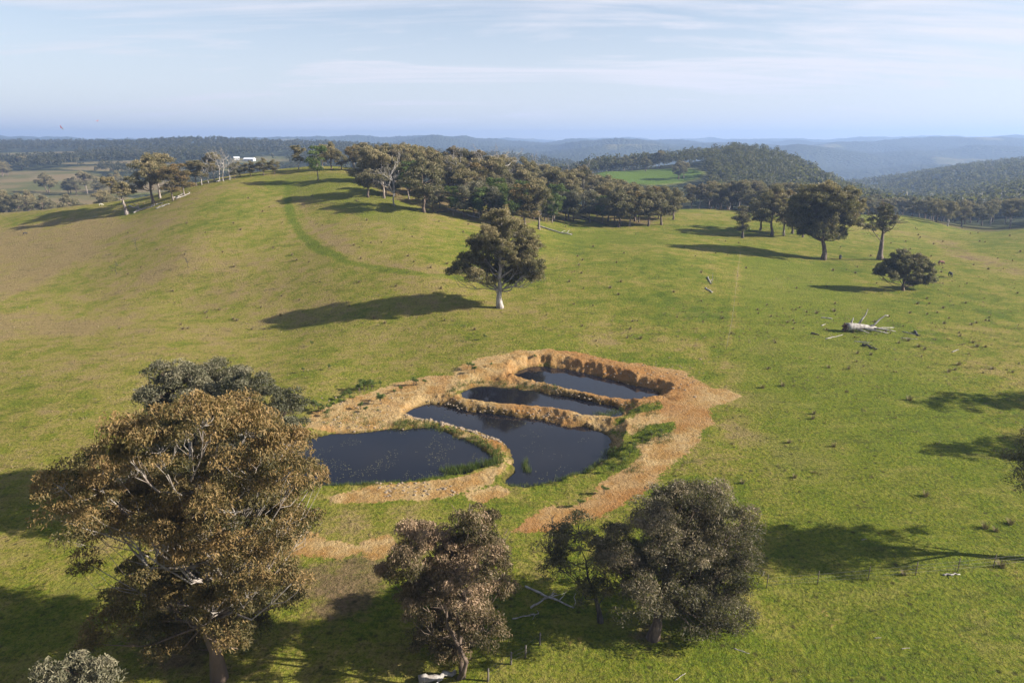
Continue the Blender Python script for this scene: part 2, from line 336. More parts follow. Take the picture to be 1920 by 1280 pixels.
class Geo:
    def __init__(s): s.V = []; s.F3 = []; s.F4 = []; s.n = 0; s.A = []
    def add(s, V, F3=None, F4=None, a=0.5):
        V = np.asarray(V, float)
        if F3 is not None and len(F3): s.F3.append(np.asarray(F3) + s.n)
        if F4 is not None and len(F4): s.F4.append(np.asarray(F4) + s.n)
        s.V.append(V); s.A.append(np.full(len(V), a) if np.isscalar(a) else a); s.n += len(V)
    def mesh(s, name, mat, smooth=False):
        f = []
        if s.F3: f.append(np.concatenate(s.F3))
        if s.F4: f.append(np.concatenate(s.F4))
        return mesh_from(name, np.concatenate(s.V), f, mat, smooth, {'tint': np.concatenate(s.A)})
    def tube(s, pts, rad, sides=6, cap=True, a=0.5):
        pts = np.asarray(pts, float); rad = np.asarray(rad, float); m = len(pts)
        tg = np.gradient(pts, axis=0); tg /= np.linalg.norm(tg, axis=1)[:, None] + 1e-9
        ref = np.array([1, 0, 0.]) if abs(tg[:, 0]).mean() < .7 else np.array([0, 1, 0.])
        u = np.cross(tg, ref); u /= np.linalg.norm(u, axis=1)[:, None] + 1e-9; v = np.cross(tg, u)
        an = np.arange(sides) / sides * 2 * math.pi
        V = pts[:, None] + rad[:, None, None] * (np.cos(an)[None, :, None] * u[:, None] + np.sin(an)[None, :, None] * v[:, None])
        i = np.arange(m - 1)[:, None] * sides; j = np.arange(sides)[None]; k = (j + 1) % sides
        F4 = np.stack([i + j, i + k, i + sides + k, i + sides + j], -1).reshape(-1, 4)
        V = V.reshape(-1, 3); F3 = None
        if cap:
            V = np.vstack([V, pts[0], pts[-1]]); b = m * sides; jj = np.arange(sides); kk = (jj + 1) % sides
            F3 = np.vstack([np.stack([kk, jj, np.full(sides, b)], -1), np.stack([(m - 1) * sides + jj, (m - 1) * sides + kk, np.full(sides, b + 1)], -1)])
        s.add(V, F3, F4, a)
    def box(s, c, d, a=0.5):
        c = np.asarray(c, float); d = np.asarray(d, float) / 2
        V = np.array([[x, y, z] for x in (-1, 1) for y in (-1, 1) for z in (-1, 1)]) * d + c
        s.add(V, None, [[0, 1, 3, 2], [4, 6, 7, 5], [0, 4, 5, 1], [2, 3, 7, 6], [0, 2, 6, 4], [1, 5, 7, 3]], a)

# ------------------------------------------------------------------ materials
def ground_material():
    m, t = new_mat('ground')
    pos = t.n('ShaderNodeNewGeometry').outputs['Position']
    at = t.n('ShaderNodeAttribute', {'attribute_name': 'mask'}); sp = t.n('ShaderNodeSeparateColor', None, i0=at.outputs['Color'])
    dirt, dry, lush = sp.outputs; wood = at.outputs['Alpha']
    at2 = t.n('ShaderNodeAttribute', {'attribute_name': 'extra'}); sp2 = t.n('ShaderNodeSeparateColor', None, i0=at2.outputs['Color'])
    wet, red, litter = sp2.outputs; farm = at2.outputs['Alpha']
    n1 = t.noise(pos, .045, 5, .6); n2 = t.step(t.noise(pos, .26, 6, .7), .28, .72); n3 = t.noise(pos, 2.2, 5, .7); n4 = t.noise(pos, 9.0, 3, .7)
    mpp = t.n('ShaderNodeMapping', None, Vector=pos, Scale=(.35, 1.0, 1.0)); n5 = t.noise(mpp.outputs[0], .9, 4, .65)
    # grass: dry fraction from the survey plus patchiness
    f = t.math('ADD', dry, t.math('MULTIPLY', t.math('SUBTRACT', n1, .5), 1.3))
    f = t.math('ADD', f, t.math('MULTIPLY', t.math('SUBTRACT', n2, .5), .62))
    f = t.math('ADD', f, t.math('MULTIPLY', t.math('SUBTRACT', n3, .5), 1.3), clamp=True)
    grass = t.ramp(f, [(.0, (.068, .106, .008)), (.25, (.118, .144, .012)), (.5, (.180, .174, .025)), (.75, (.245, .196, .055)), (1.0, (.250, .178, .080))])
    grass = t.mix(t.math('MULTIPLY', lush, .68), grass, t.mix(t.step(n3, .3, .7), (.068, .106, .008), (.160, .178, .016)))
    grass = t.mix(t.math('MULTIPLY', t.step(n4, .50, .68), .55), grass, (.030, .040, .010))
    grass = t.mix(t.math('MULTIPLY', t.step(n5, .56, .70), .5), grass, (.040, .048, .013))
    grass = t.mix(t.math('MULTIPLY', t.step(n4, .50, .34), .35), grass, (.21, .185, .07))
    n6 = t.noise(pos, 3.4, 6, .75); grass = t.mix(t.math('MULTIPLY', t.step(n6, .50, .60), .62), grass, (.034, .040, .010)); n7 = t.noise(mpp.outputs[0], .38, 6, .75); grass = t.mix(t.math('MULTIPLY', t.step(n7, .54, .66), .40), grass, (.055, .060, .014)); grass = t.mix(t.math('MULTIPLY', t.step(n7, .46, .34), .35), grass, (.225, .195, .055))
    lit = t.mix(t.step(n3, .3, .7), (.06, .042, .026), (.165, .112, .066))
    grass = t.mix(t.math('MULTIPLY', t.step(t.math('ADD', litter, t.math('MULTIPLY', t.math('SUBTRACT', n2, .5), 1.0)), .40, 1.15), .75), grass, lit)
    # bare earth
    e1 = t.noise(pos, .30, 4, .6); e2 = t.noise(pos, 1.6, 5, .7); e3 = t.noise(pos, 7.0, 4, .7)
    earth = t.ramp(e1, [(.32, (.25, .130, .038)), (.45, (.31, .192, .072)), (.56, (.36, .252, .118)), (.68, (.29, .172, .058))])
    earth = t.mix(t.math('MULTIPLY', red, .75), earth, t.mix(t.step(e2, .3, .7), (.19, .075, .020), (.34, .165, .052)))
    earth = t.mix(t.math('MULTIPLY', t.step(e2, .50, .68), .55), earth, (.15, .092, .048))
    earth = t.mix(t.math('MULTIPLY', t.step(e3, .54, .68), .5), earth, (.42, .32, .21))
    df = t.math('ADD', dirt, t.math('MULTIPLY', t.math('SUBTRACT', n3, .5), 1.7)); df = t.math('ADD', df, t.math('MULTIPLY', t.math('SUBTRACT', n2, .5), .55))
    vd = t.n('ShaderNodeTexVoronoi', {'feature': 'F1'}, Vector=pos, Scale=.85, Randomness=1.0); vs = t.n('ShaderNodeSeparateColor', None, i0=vd.outputs['Color']).outputs[0]
    dot = t.math('MULTIPLY', t.step(vd.outputs['Distance'], .24, .10), t.step(vs, .55, .62)); grass = t.mix(t.math('MULTIPLY', dot, .75), grass, (.040, .036, .014))
    c = t.mix(t.step(df, .36, .66), grass, earth)
    c = t.mix(t.math('MULTIPLY', wet, .85), c, t.mix(n3, (.045, .028, .012), (.09, .075, .02)))
    # wooded country far away, and pasture between
    v = t.n('ShaderNodeTexVoronoi', {'feature': 'F1'}, Vector=pos, Scale=.075, Randomness=1.0)
    vn = t.noise(pos, .012, 5, .6)
    trees = t.mix(v.outputs['Distance'], (.055, .058, .026), (.020, .024, .014)); trees = t.mix(t.math('MULTIPLY', vn, .6), trees, (.035, .043, .022))
    c = t.mix(wood, c, trees)
    c = t.mix(farm, c, t.mix(lush, t.mix(t.step(vn, .35, .62), (.085, .088, .030), (.165, .125, .065)), (.075, .115, .014)))
    hgt = t.math('ADD', t.math('MULTIPLY', n3, .60), t.math('MULTIPLY', n4, .12)); hgt = t.math('ADD', hgt, t.math('MULTIPLY', t.noise(pos, 30, 2, .6), .016))
    hgt = t.math('ADD', hgt, t.math('MULTIPLY', t.math('MULTIPLY', t.math('SUBTRACT', 1.0, v.outputs['Distance']), wood), 9.0))
    bp = t.n('ShaderNodeBump', None, Strength=.9, Distance=1.0, Height=hgt)
    b = t.n('ShaderNodeBsdfPrincipled', None, Base_Color=c, Roughness=.95, Normal=bp.outputs[0]); b.inputs['Specular IOR Level'].default_value = .03
    t.n('ShaderNodeOutputMaterial', None, Surface=b.outputs[0]); return m
def leaf_material(name, dark, mid, light, trans=.28):
    m, t = new_mat(name)
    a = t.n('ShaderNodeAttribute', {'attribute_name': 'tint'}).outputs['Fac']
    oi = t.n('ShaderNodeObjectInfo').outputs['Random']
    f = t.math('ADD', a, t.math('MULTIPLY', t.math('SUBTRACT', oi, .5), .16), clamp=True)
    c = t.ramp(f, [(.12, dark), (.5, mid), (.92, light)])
    d = t.n('ShaderNodeBsdfPrincipled', None, Base_Color=c, Roughness=.55); d.inputs['Specular IOR Level'].default_value = .16
    tr = t.n('ShaderNodeBsdfTranslucent', None, Color=t.mix(.5, c, (.16, .17, .02)))
    mx = t.n('ShaderNodeMixShader', None, i0=trans, i1=d.outputs[0], i2=tr.outputs[0])
    t.n('ShaderNodeOutputMaterial', None, Surface=mx.outputs[0]); return m
def bark_material(name, c1, c2, scale=2.5):
    m, t = new_mat(name); tcd = t.n('ShaderNodeTexCoord').outputs['Object']
    mp_ = t.n('ShaderNodeMapping', None, Vector=tcd, Scale=(1, 1, .28)); nz = t.noise(mp_.outputs[0], scale, 5, .65); fine = t.noise(mp_.outputs[0], scale * 6, 3, .6)
    c = t.mix(t.step(nz, .38, .64), c1, c2); c = t.mix(t.math('MULTIPLY', fine, .35), c, tuple(x * .5 for x in c1))
    bp = t.n('ShaderNodeBump', None, Strength=.6, Distance=.05, Height=fine)
    b = t.n('ShaderNodeBsdfPrincipled', None, Base_Color=c, Roughness=.9, Normal=bp.outputs[0])
    t.n('ShaderNodeOutputMaterial', None, Surface=b.outputs[0]); return m
def gum_bark(name):
    m, t = new_mat(name); tcd = t.n('ShaderNodeTexCoord').outputs['Object']; z = t.n('ShaderNodeSeparateXYZ', None, i0=tcd).outputs[2]
    mp_ = t.n('ShaderNodeMapping', None, Vector=tcd, Scale=(1, 1, .28)); nz = t.noise(mp_.outputs[0], 2.5, 5, .65); fine = t.noise(mp_.outputs[0], 14, 3, .6)
    up = t.step(t.math('ADD', z, t.math('MULTIPLY', nz, 4.0)), 6.5, 10.5); c = t.mix(up, t.mix(nz, (.055, .036, .025), (.16, .11, .075)), t.mix(t.step(nz, .35, .65), (.14, .11, .09), (.27, .24, .21)))
    bp = t.n('ShaderNodeBump', None, Strength=.6, Distance=.05, Height=fine); b = t.n('ShaderNodeBsdfPrincipled', None, Base_Color=c, Roughness=.9, Normal=bp.outputs[0])
    t.n('ShaderNodeOutputMaterial', None, Surface=b.outputs[0]); return m
def plain(name, c1, c2=None, scale=6.0, rough=.8, metal=0.0):
    m, t = new_mat(name); c2 = c2 or tuple(x * .7 for x in c1)
    nz = t.noise(t.n('ShaderNodeTexCoord').outputs['Object'], scale, 4, .6)
    b = t.n('ShaderNodeBsdfPrincipled', None, Base_Color=t.mix(nz, c1, c2), Roughness=rough, Metallic=metal)
    t.n('ShaderNodeOutputMaterial', None, Surface=b.outputs[0]); return m
def water_material():
    m, t = new_mat('water'); pos = t.n('ShaderNodeNewGeometry').outputs['Position']
    mp_ = t.n('ShaderNodeMapping', None, Vector=pos, Scale=(1.0, .45, 1)); r1 = t.noise(mp_.outputs[0], 3.5, 3, .55); r2 = t.noise(mp_.outputs[0], .25, 3, .5)
    c = t.mix(r2, (.006, .007, .012), (.012, .011, .012))
    bp = t.n('ShaderNodeBump', None, Strength=.05, Distance=.05, Height=r1)
    b = t.n('ShaderNodeBsdfPrincipled', None, Base_Color=c, Roughness=.05, IOR=1.333, Normal=bp.outputs[0])
    t.n('ShaderNodeOutputMaterial', None, Surface=b.outputs[0]); return m
M = dict(
    ground=ground_material(), water=water_material(),
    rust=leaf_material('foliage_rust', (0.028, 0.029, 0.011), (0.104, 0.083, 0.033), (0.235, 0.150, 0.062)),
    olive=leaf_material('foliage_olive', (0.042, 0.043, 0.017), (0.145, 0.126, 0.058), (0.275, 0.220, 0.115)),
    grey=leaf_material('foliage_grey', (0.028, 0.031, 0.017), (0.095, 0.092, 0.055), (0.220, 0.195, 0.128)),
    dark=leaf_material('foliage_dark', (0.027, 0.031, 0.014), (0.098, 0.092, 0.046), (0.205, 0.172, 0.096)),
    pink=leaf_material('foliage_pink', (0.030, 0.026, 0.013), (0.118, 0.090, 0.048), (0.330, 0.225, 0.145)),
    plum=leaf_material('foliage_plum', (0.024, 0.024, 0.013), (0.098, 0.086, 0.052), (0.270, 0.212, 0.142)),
    forest=leaf_material('foliage_forest', (.020, .024, .013), (.048, .048, .029), (.082, .074, .048), .45),
    green=leaf_material('foliage_green', (.025, .040, .008), (.055, .085, .018), (.12, .16, .04)),
    reed=leaf_material('reeds', (.025, .045, .008), (.065, .105, .018), (.17, .17, .06), .2),
    rush=leaf_material('rushes', (0.085, 0.065, 0.032), (0.180, 0.140, 0.070), (0.300, 0.240, 0.125), .15),
    grass=leaf_material('grass_blades', (.060, .095, .010), (.125, .160, .022), (.27, .24, .085), .3),
    gum=gum_bark('bark_gum'),
    pale=bark_material('bark_pale', (.20, .17, .15), (.44, .40, .37)), brown=bark_material('bark_brown', (.060, .040, .028), (.17, .12, .085)),
    mixed=bark_material('bark_mixed', (.12, .085, .062), (.36, .31, .27)), dead=bark_material('dead_wood', (.19, .165, .145), (.42, .39, .355)),
    darkwood=bark_material('dark_wood', (.030, .024, .020), (.10, .082, .068)), soil=plain('root_soil', (.13, .060, .030), (.06, .03, .018)),
    stone=plain('stone', (.25, .185, .120), (.13, .098, .066), 3.0, .95), post=plain('post_steel', (.050, .042, .036), (.10, .06, .035), 8, .7),
    timber=plain('post_timber', (.17, .145, .12), (.08, .065, .055), 8, .9), wire=plain('fence_wire', (.16, .155, .15), None, 8, .5, .6),
    cow_black=plain('hide_black', (.018, .015, .013)), cow_red=plain('hide_red', (.14, .042, .018)), cream=plain('wool_cream', (.62, .56, .46)),
    bird=plain('plumage_pink', (.62, .14, .20)), wing=plain('plumage_grey', (.34, .32, .34)), wall=plain('house_wall', (.55, .53, .50)), roof=plain('house_roof', (.72, .73, .75), None, 2, .45),
    glass=plain('window_glass', (.02, .025, .03), None, 2, .1), pad=plain('floating_leaf', (.22, .19, .08), (.09, .10, .035), 3))

# ------------------------------------------------------------------ ground sheet (polar grid round the camera, fine where the ponds are)
def rows():
    r = [0.5, 5, 10, 16, 22, 27]
    while r[-1] < 58: r.append(r[-1] + .5)
    while r[-1] < 130: r.append(r[-1] + .30)
    while r[-1] < 420: r.append(r[-1] * 1.0065)
    while r[-1] < 9700: r.append(r[-1] * 1.0145)
    return np.array(r)
RR = rows()
fine = np.concatenate([np.linspace(-.72, -.34, 80, endpoint=False), np.linspace(-.34, .34, 370, endpoint=False), np.linspace(.34, .72, 81)])
side = np.linspace(.72, 2 * math.pi - .72, 64)[1:-1]
TH = np.concatenate([fine, side]); nT, nR = len(TH), len(RR)
rr, tt = np.meshgrid(RR, TH, indexing='ij'); GX = (rr * np.sin(tt)).ravel(); GY = (rr * np.cos(tt)).ravel()
GZ = ground(GX, GY); gr = rr.ravel()
GRID.update(z=GZ.reshape(nR, nT)[:, :len(fine)].copy(), r=RR, t=fine)
i = np.arange(nR - 1)[:, None] * nT; j = np.arange(nT)[None]; k = (j + 1) % nT
GF = np.stack([i + j, i + k, i + nT + k, i + nT + j], -1).reshape(-1, 4)[:, ::-1]

def far_wood(X, Y):                                       # fraction of tree cover beyond the home paddocks
    th = np.arctan2(X, Y); r = np.hypot(X, Y); px, _ = pxy(X, Y, 0 * X)
    nz = fbm(X / 420, Y / 420, 61, 4)
    wd = sstep(r, 380, 430) * np.ones_like(X)
    pad = np.zeros_like(X)
    PD = [(150, 700, 200, 75), (30, 800, 150, 95), (200, 1050, 90, 40), (30, 1220, 130, 140), (110, 1370, 110, 90), (300, 930, 190, 55), (100, 570, 150, 45), (520, 1150, 40, 60), (1215, 628, 105, 60), (465, 1085, 32, 45), (-250, 900, 150, 300)]
    for cx_, cy_, sx, sy in PD:
        e = ((px - cx_) / sx) ** 2 + ((Y - cy_) / sy) ** 2
        pad = np.maximum(pad, sstep(e + .5 * nz, 1.25, .85))
    pad = np.maximum(pad, sstep(nz, .36, .50) * sstep(r, 2000, 2800))
    return wd * (1 - pad), pad * wd
wood, farm = far_wood(GX, GY)
GZ = GZ + np.random.default_rng(5).normal(0, 1, len(GZ)) * np.where(gr > 2300, 1.5, 0) * wood * (GY > 0)
wood *= (GY > -200); farm = np.where(GY > -200, farm, 0)
near = (gr < 420)
dirt = np.zeros(len(GX)); dry = np.full(len(GX), .42); lush = np.zeros(len(GX)); wet = np.zeros(len(GX)); red = np.zeros(len(GX)); lit = np.zeros(len(GX))
x, y = GX[near], GY[near]
w1 = 1.3 * fbm(x / 4, y / 4, 71, 4); w2 = 5 * fbm(x / 16, y / 16, 73, 4)
d = np.full(len(x), 0.0)
for i_, q in enumerate(DIRT): d = np.maximum(d, sstep(sdf(x, y, q) + w1 * (1 if i_ == 0 else .6), 1.1 if i_ == 0 else 1.5, -1.1 if i_ == 0 else -.1))
v = np.full(len(x), 0.0)
for q in VEG: v = np.maximum(v, sstep(sdf(x, y, q) + w1, .7, -.7))
PD_ = [sdf(x, y, q[0]) for q in PONDS]; pn = np.minimum.reduce(PD_)
d = np.maximum(d * (1 - .85 * v), 0); d = np.maximum(d, .75 * sstep(pn, 2.5, 1.2) * (PD_[0] > 5) * (1 - v) * (y > 70))
d = np.maximum(d, sstep(PD_[3] + .6 * w1, 5.0, 3.7) * (1 - .6 * v))
l = np.full(len(x), 0.0)
for q in LUSH: l = np.maximum(l, sstep(sdf(x, y, q) + .45 * w2, 3.5, -3.5))
b = np.full(len(x), 0.0)
for q in BROWN: b = np.maximum(b, sstep(sdf(x, y, q) + w2, 4, -4))
tl = np.full(len(x), 0.0)
for q in LITTER: tl = np.maximum(tl, sstep(sdf(x, y, q) + w1 * 1.6, 2.5, -2.5))
for q in WOODXY: tl = np.maximum(tl, .95 * sstep(sdf(x, y, np.asarray(q)) + w1, 2.5, -2.5))
for px_, py_, rr_ in [(1375, 745, 5), (1410, 700, 6), (1330, 850, 3), (1440, 760, 5), (1420, 650, 7), (1280, 650, 6), (1560, 660, 6), (1130, 640, 7), (1500, 850, 5), (1640, 690, 5), (1390, 820, 4), (650, 980, 4), (620, 1110, 4), (780, 960, 3)]:
    q = hit(px_, py_); b = np.maximum(b, .9 * sstep(np.hypot((x - q[0]) / 1.0, (y - q[1]) / 1.3) + 1.2 * w1, rr_, rr_ * .2))
dr = .37 + .32 * sstep(x, 35, -50) + .34 * b + .18 * fbm(x / 45, y / 45, 77, 3)
ds = line_d(x, y, STRIPE) + .5 * w1; ds2 = line_d(x, y, STRIPE2) + .5 * w1; dp = line_d(x, y, PATHL) + .3 * w1; dg = line_d(x, y, GULLY) + .6 * w1; dg2 = line_d(x, y, GULLY2) + 1.5 * w1
dr -= .45 * sstep(ds, 2.0, .5); dr += .22 * sstep(ds2, 1.2, .2); dr += .2 * sstep(dp, .9, .1); dr += .25 * sstep(dg, 2.5, .5); dr += .30 * sstep(dg2, 8, 3)
l = np.maximum(l, .9 * sstep(ds, 1.9, .5)); l = np.maximum(l, v * .3); l *= 1 - .8 * sstep(dp, 1.6, .4)
dv_ = (PD_[0] < 3) & (PD_[1] < 3) & (y > 73); d = np.where(dv_, .62, d); l = np.where(dv_, l * .4, l)
shore = sstep(pn, .5, .05); grassy = np.maximum(sstep(PD_[0], 1.3, .5) * (y < 72), sstep(PD_[1], 1.4, .4) * (y < 74))
d *= 1 - .9 * grassy
dirt[near] = d; dry[near] = dr; lush[near] = l; wet[near] = shore * .8
red[near] = np.clip(sstep(PD_[3], 8, 3) * sstep(x, 4, 14) * .9 + sstep(fbm(x / 7, y / 7, 79, 3), .15, .5) * .7 + (y < 72) * (x > 0) * .4, 0, 1)
lit[near] = np.maximum(tl, .6 * sstep(dg2, 6, 2)) ; lit[near] = np.maximum(lit[near], .5 * sstep(dg, 1.5, .3))
pp_ = far_wood(GX, GY)[1] * (GX > 50) * (GY < 760); lush = np.where(near, lush, pp_)
EXT = np.stack([wet, red, lit, farm], -1); MSK = np.stack([dirt, dry, lush, wood], -1)
fr = gr[GF[:, 0]]; fd = dirt[GF].mean(1)
def sub_sheet(name, sel, label=None):
    f = GF[sel]; u, inv = np.unique(f, return_inverse=True)
    V = np.stack([GX[u], GY[u], GZ[u]], -1)
    me = mesh_from(name, V, [inv.reshape(-1, 4)], M['ground'], True, {'mask': MSK[u], 'extra': EXT[u]})
    return tag(link(name, me), label, None, None, 'structure')
earth_sel = fd > .5
sub_sheet('bare_earth', earth_sel & (fr < 420), 'orange bare earth of the pond banks and the track beside them')
sub_sheet('ground', ~(earth_sel & (fr < 420)) & (fr < 1400), 'green and dry-gold grazed pasture rolling up to the hill')
sub_sheet('hills', fr >= 1400, 'distant wooded hills and blue ranges under the sky')

# ------------------------------------------------------------------ water
def water_sheet(q, label):
    P0 = q[0]; c = P0.mean(0); off = P0 + (P0 - c) / np.linalg.norm(P0 - c, axis=1)[:, None] * .9
    V = np.column_stack([off, np.full(len(off), q[1])])
    import bmesh
    bm = bmesh.new(); bm.faces.new([bm.verts.new(p) for p in V]); bmesh.ops.triangulate(bm, faces=bm.faces[:]); bm.normal_update()
    for f_ in bm.faces:
        if f_.normal.z < 0: f_.normal_flip()
    me = bpy.data.meshes.new('pond'); bm.to_mesh(me); bm.free(); me.materials.append(M['water'])
    tag(link('pond', me), label, None, None, 'structure')
for q, lb in zip(PONDS, ['dark pond with floating specks in front of the stone line', 'largest dark pond between the stone line and the earth berm',
                         'narrow middle pond with grassy edges', 'upper pond below the orange cut bank']): water_sheet(q, lb)

# ------------------------------------------------------------------ trees
def bend(a, b, rg, k=6, sag=.12):
    if k > 4:                                             # a few bends, then a smooth run through them
        c = bend(a, b, rg, 4, sag); q = np.vstack([2 * c[0] - c[1], c, 2 * c[-1] - c[-2]]); u = np.linspace(0, 3, k); i_ = np.minimum(u.astype(int), 2); f = (u - i_)[:, None]
        p0, p1, p2, p3 = q[i_], q[i_ + 1], q[i_ + 2], q[i_ + 3]
        return .5 * (2 * p1 + (p2 - p0) * f + (2 * p0 - 5 * p1 + 4 * p2 - p3) * f * f + (3 * p1 - p0 - 3 * p2 + p3) * f ** 3)
    a, b = np.asarray(a, float), np.asarray(b, float); t = np.linspace(0, 1, k)[:, None]; L = np.linalg.norm(b - a)
    p = a + (b - a) * t; p[:, 2] += np.sin(t[:, 0] * math.pi) * L * -sag
    p[1:-1] += rg.normal(0, .06 * L, (k - 2, 3)); return p
def leaf_cloud(geo, C, Rc, nl, size, rg, hue, flat=.72, droop=.5, aspect=.34):
    n_ = len(C) * nl; Ci = np.repeat(np.arange(len(C)), nl)
    dv = rg.normal(0, 1, (n_, 3)); dv /= np.linalg.norm(dv, axis=1)[:, None]; dv[:, 2] = np.where(dv[:, 2] < -.25, -dv[:, 2] * .8, dv[:, 2])
    rad = rg.uniform(.22, 1.0, n_) ** .5
    Pn = C[Ci] + dv * (Rc[Ci] * rad)[:, None] * np.array([1, 1, flat])
    ax = rg.normal(0, 1, (n_, 3)) + dv * .5; ax[:, 2] -= droop * 1.4; ax /= np.linalg.norm(ax, axis=1)[:, None]
    ot = np.cross(ax, rg.normal(0, 1, (n_, 3))); ot /= np.linalg.norm(ot, axis=1)[:, None] + 1e-9
    s_ = size * rg.uniform(.65, 1.35, n_)[:, None]
    V = np.stack([Pn - ax * s_ * .5 + ot * s_ * aspect * .5, Pn - ax * s_ * .5 - ot * s_ * aspect * .5, Pn + ax * s_ * .5], 1).reshape(-1, 3)
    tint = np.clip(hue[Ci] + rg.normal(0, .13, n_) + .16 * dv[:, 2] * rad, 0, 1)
    geo.add(V, np.arange(n_ * 3).reshape(-1, 3), None, np.repeat(tint, 3))
def build_tree(lobes, rg, trunk_r, k=2.6, cr=1.0, nl=180, leaf=.28, flat=.72, droop=.5, lean=None, fork=.30, top=None, twig=.035, extra_twigs=0, branchy=1.0):
    """lobes: (x, y, z, r) relative to the foot; returns wood and leaf geometry"""
    L = np.asarray(lobes, float); wood_, crown = Geo(), Geo()
    cen = np.average(L[:, :3], axis=0, weights=L[:, 3] ** 2); H = L[:, 2].max()
    topp = np.array([cen[0] * .8, cen[1] * .8, H * .86]) if top is None else np.asarray(top, float)
    tk = 9; t = np.linspace(0, 1, tk); tr = np.outer(t, topp)
    if lean is not None: tr[:, :2] += np.outer(np.sin(t * math.pi) * H, lean)
    tr[1:-1, :2] += rg.normal(0, .010 * H, (tk - 2, 2)); tr[0, 2] = -.6
    rad = trunk_r * (1 - .86 * t ** .9); rad[0] *= 1.5; rad[1] *= 1.05
    wood_.tube(tr, rad, 9)
    C, Rc, hue = [], [], []
    for q in L:
        c, r = q[:3], q[3]; hd = np.hypot(c[0] - cen[0], c[1] - cen[1])
        za = np.clip(c[2] - .75 * hd - .6 * r, fork * H, .80 * H); ta = za / max(topp[2], .1); ta = min(ta, .95)
        a = np.array([np.interp(ta, t, tr[:, i_]) for i_ in range(3)]); ra = np.interp(ta, t, rad)
        br = min(ra * .72, trunk_r * .115 * (r ** .7) + .03); lp = bend(a, c, rg, 7, .10)
        wood_.tube(lp, np.linspace(br, br * .30, 7), 6)
        m_ = max(3, int(k * r * r / (cr * cr) + rg.uniform(0, 1.5)))
        dv = rg.normal(0, 1, (m_, 3)); dv /= np.linalg.norm(dv, axis=1)[:, None]; dv[:, 2] = np.where(dv[:, 2] < -.55, -dv[:, 2], dv[:, 2])
        cc = c + dv * (r * rg.uniform(.45, .98, m_))[:, None] * np.array([1, 1, .95])
        cc[:, 2] = np.maximum(cc[:, 2], .8)
        hl = rg.normal(.46, .09)
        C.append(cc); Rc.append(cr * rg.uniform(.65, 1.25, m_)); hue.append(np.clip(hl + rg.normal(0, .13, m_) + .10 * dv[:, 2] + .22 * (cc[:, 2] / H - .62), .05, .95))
        for p in cc[: int(m_ * branchy)]:
            s_ = lp[2 + np.argmin(((lp[2:] - p) ** 2).sum(1))] if rg.random() < .6 else lp[rg.integers(3, 6)]; wood_.tube(bend(s_, p, rg, 4, .08), np.linspace(max(br * .28, twig), twig * .35, 4), 4, cap=False)
    for _ in range(extra_twigs):
        q = L[rg.integers(len(L))]; dv = rg.normal(0, 1, 3); dv[2] = abs(dv[2]) * .7; dv /= np.linalg.norm(dv)
        a = q[:3] + dv * q[3] * .3; b_ = q[:3] + dv * q[3] * rg.uniform(1.15, 1.6); mp_ = bend(a, b_, rg, 5, .02)
        wood_.tube(mp_, np.linspace(twig * 1.8, twig * .4, 5), 4, cap=False)
        for _k in range(3):
            s_ = mp_[rg.integers(2, 5)]; wood_.tube(bend(s_, s_ + (dv + rg.normal(0, .5, 3)) * q[3] * .35, rg, 3, .02), [twig, twig * .7, twig * .3], 4, cap=False)
    C, Rc, hue = np.concatenate(C), np.concatenate(Rc), np.concatenate(hue)
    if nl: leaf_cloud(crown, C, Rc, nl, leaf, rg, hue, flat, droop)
    return wood_, crown
def tree_thing(name, label, base_xyz, geos, bark, fol, group=None, cat='tree'):
    e = link(name, None, None, base_xyz); e.empty_display_size = .5; tag(e, label, cat, group)
    link('trunk', geos[0].mesh('trunk', M[bark], True), e)
    if geos[1].V: link('crown', geos[1].mesh('crown', M[fol]), e)
    return e
def photo_tree(name, label, foot, lobes_px, seed, bark, fol, spread=.5, back=.0, group=None, **kw):
    rg = np.random.default_rng(seed); foot = np.asarray(foot, float); L = []
    xs = np.array([l_[0] for l_ in lobes_px]); half = (xs.max() - xs.min()) / 2 / F * depth_of(foot[1], foot[2] + 8)
    for i_, q in enumerate(lobes_px):
        off = q[3] if len(q) > 3 else rg.uniform(-spread, spread) * half
        p = at_Y(q[0], q[1], foot[1] + off); r = q[2] / F * depth_of(p[1], p[2]); L.append((*(p - foot), r))
    for q in list(L):
        if rg.random() < back: L.append((q[0] * .8, abs(q[1]) * .6 + half * .45, q[2] * rg.uniform(.66, .80), q[3] * .95))
    return tree_thing(name, label, tuple(foot), build_tree(L, rg, **kw), bark, fol, group)
def flat_foot(px, py, lo=28): return hit(px, py)

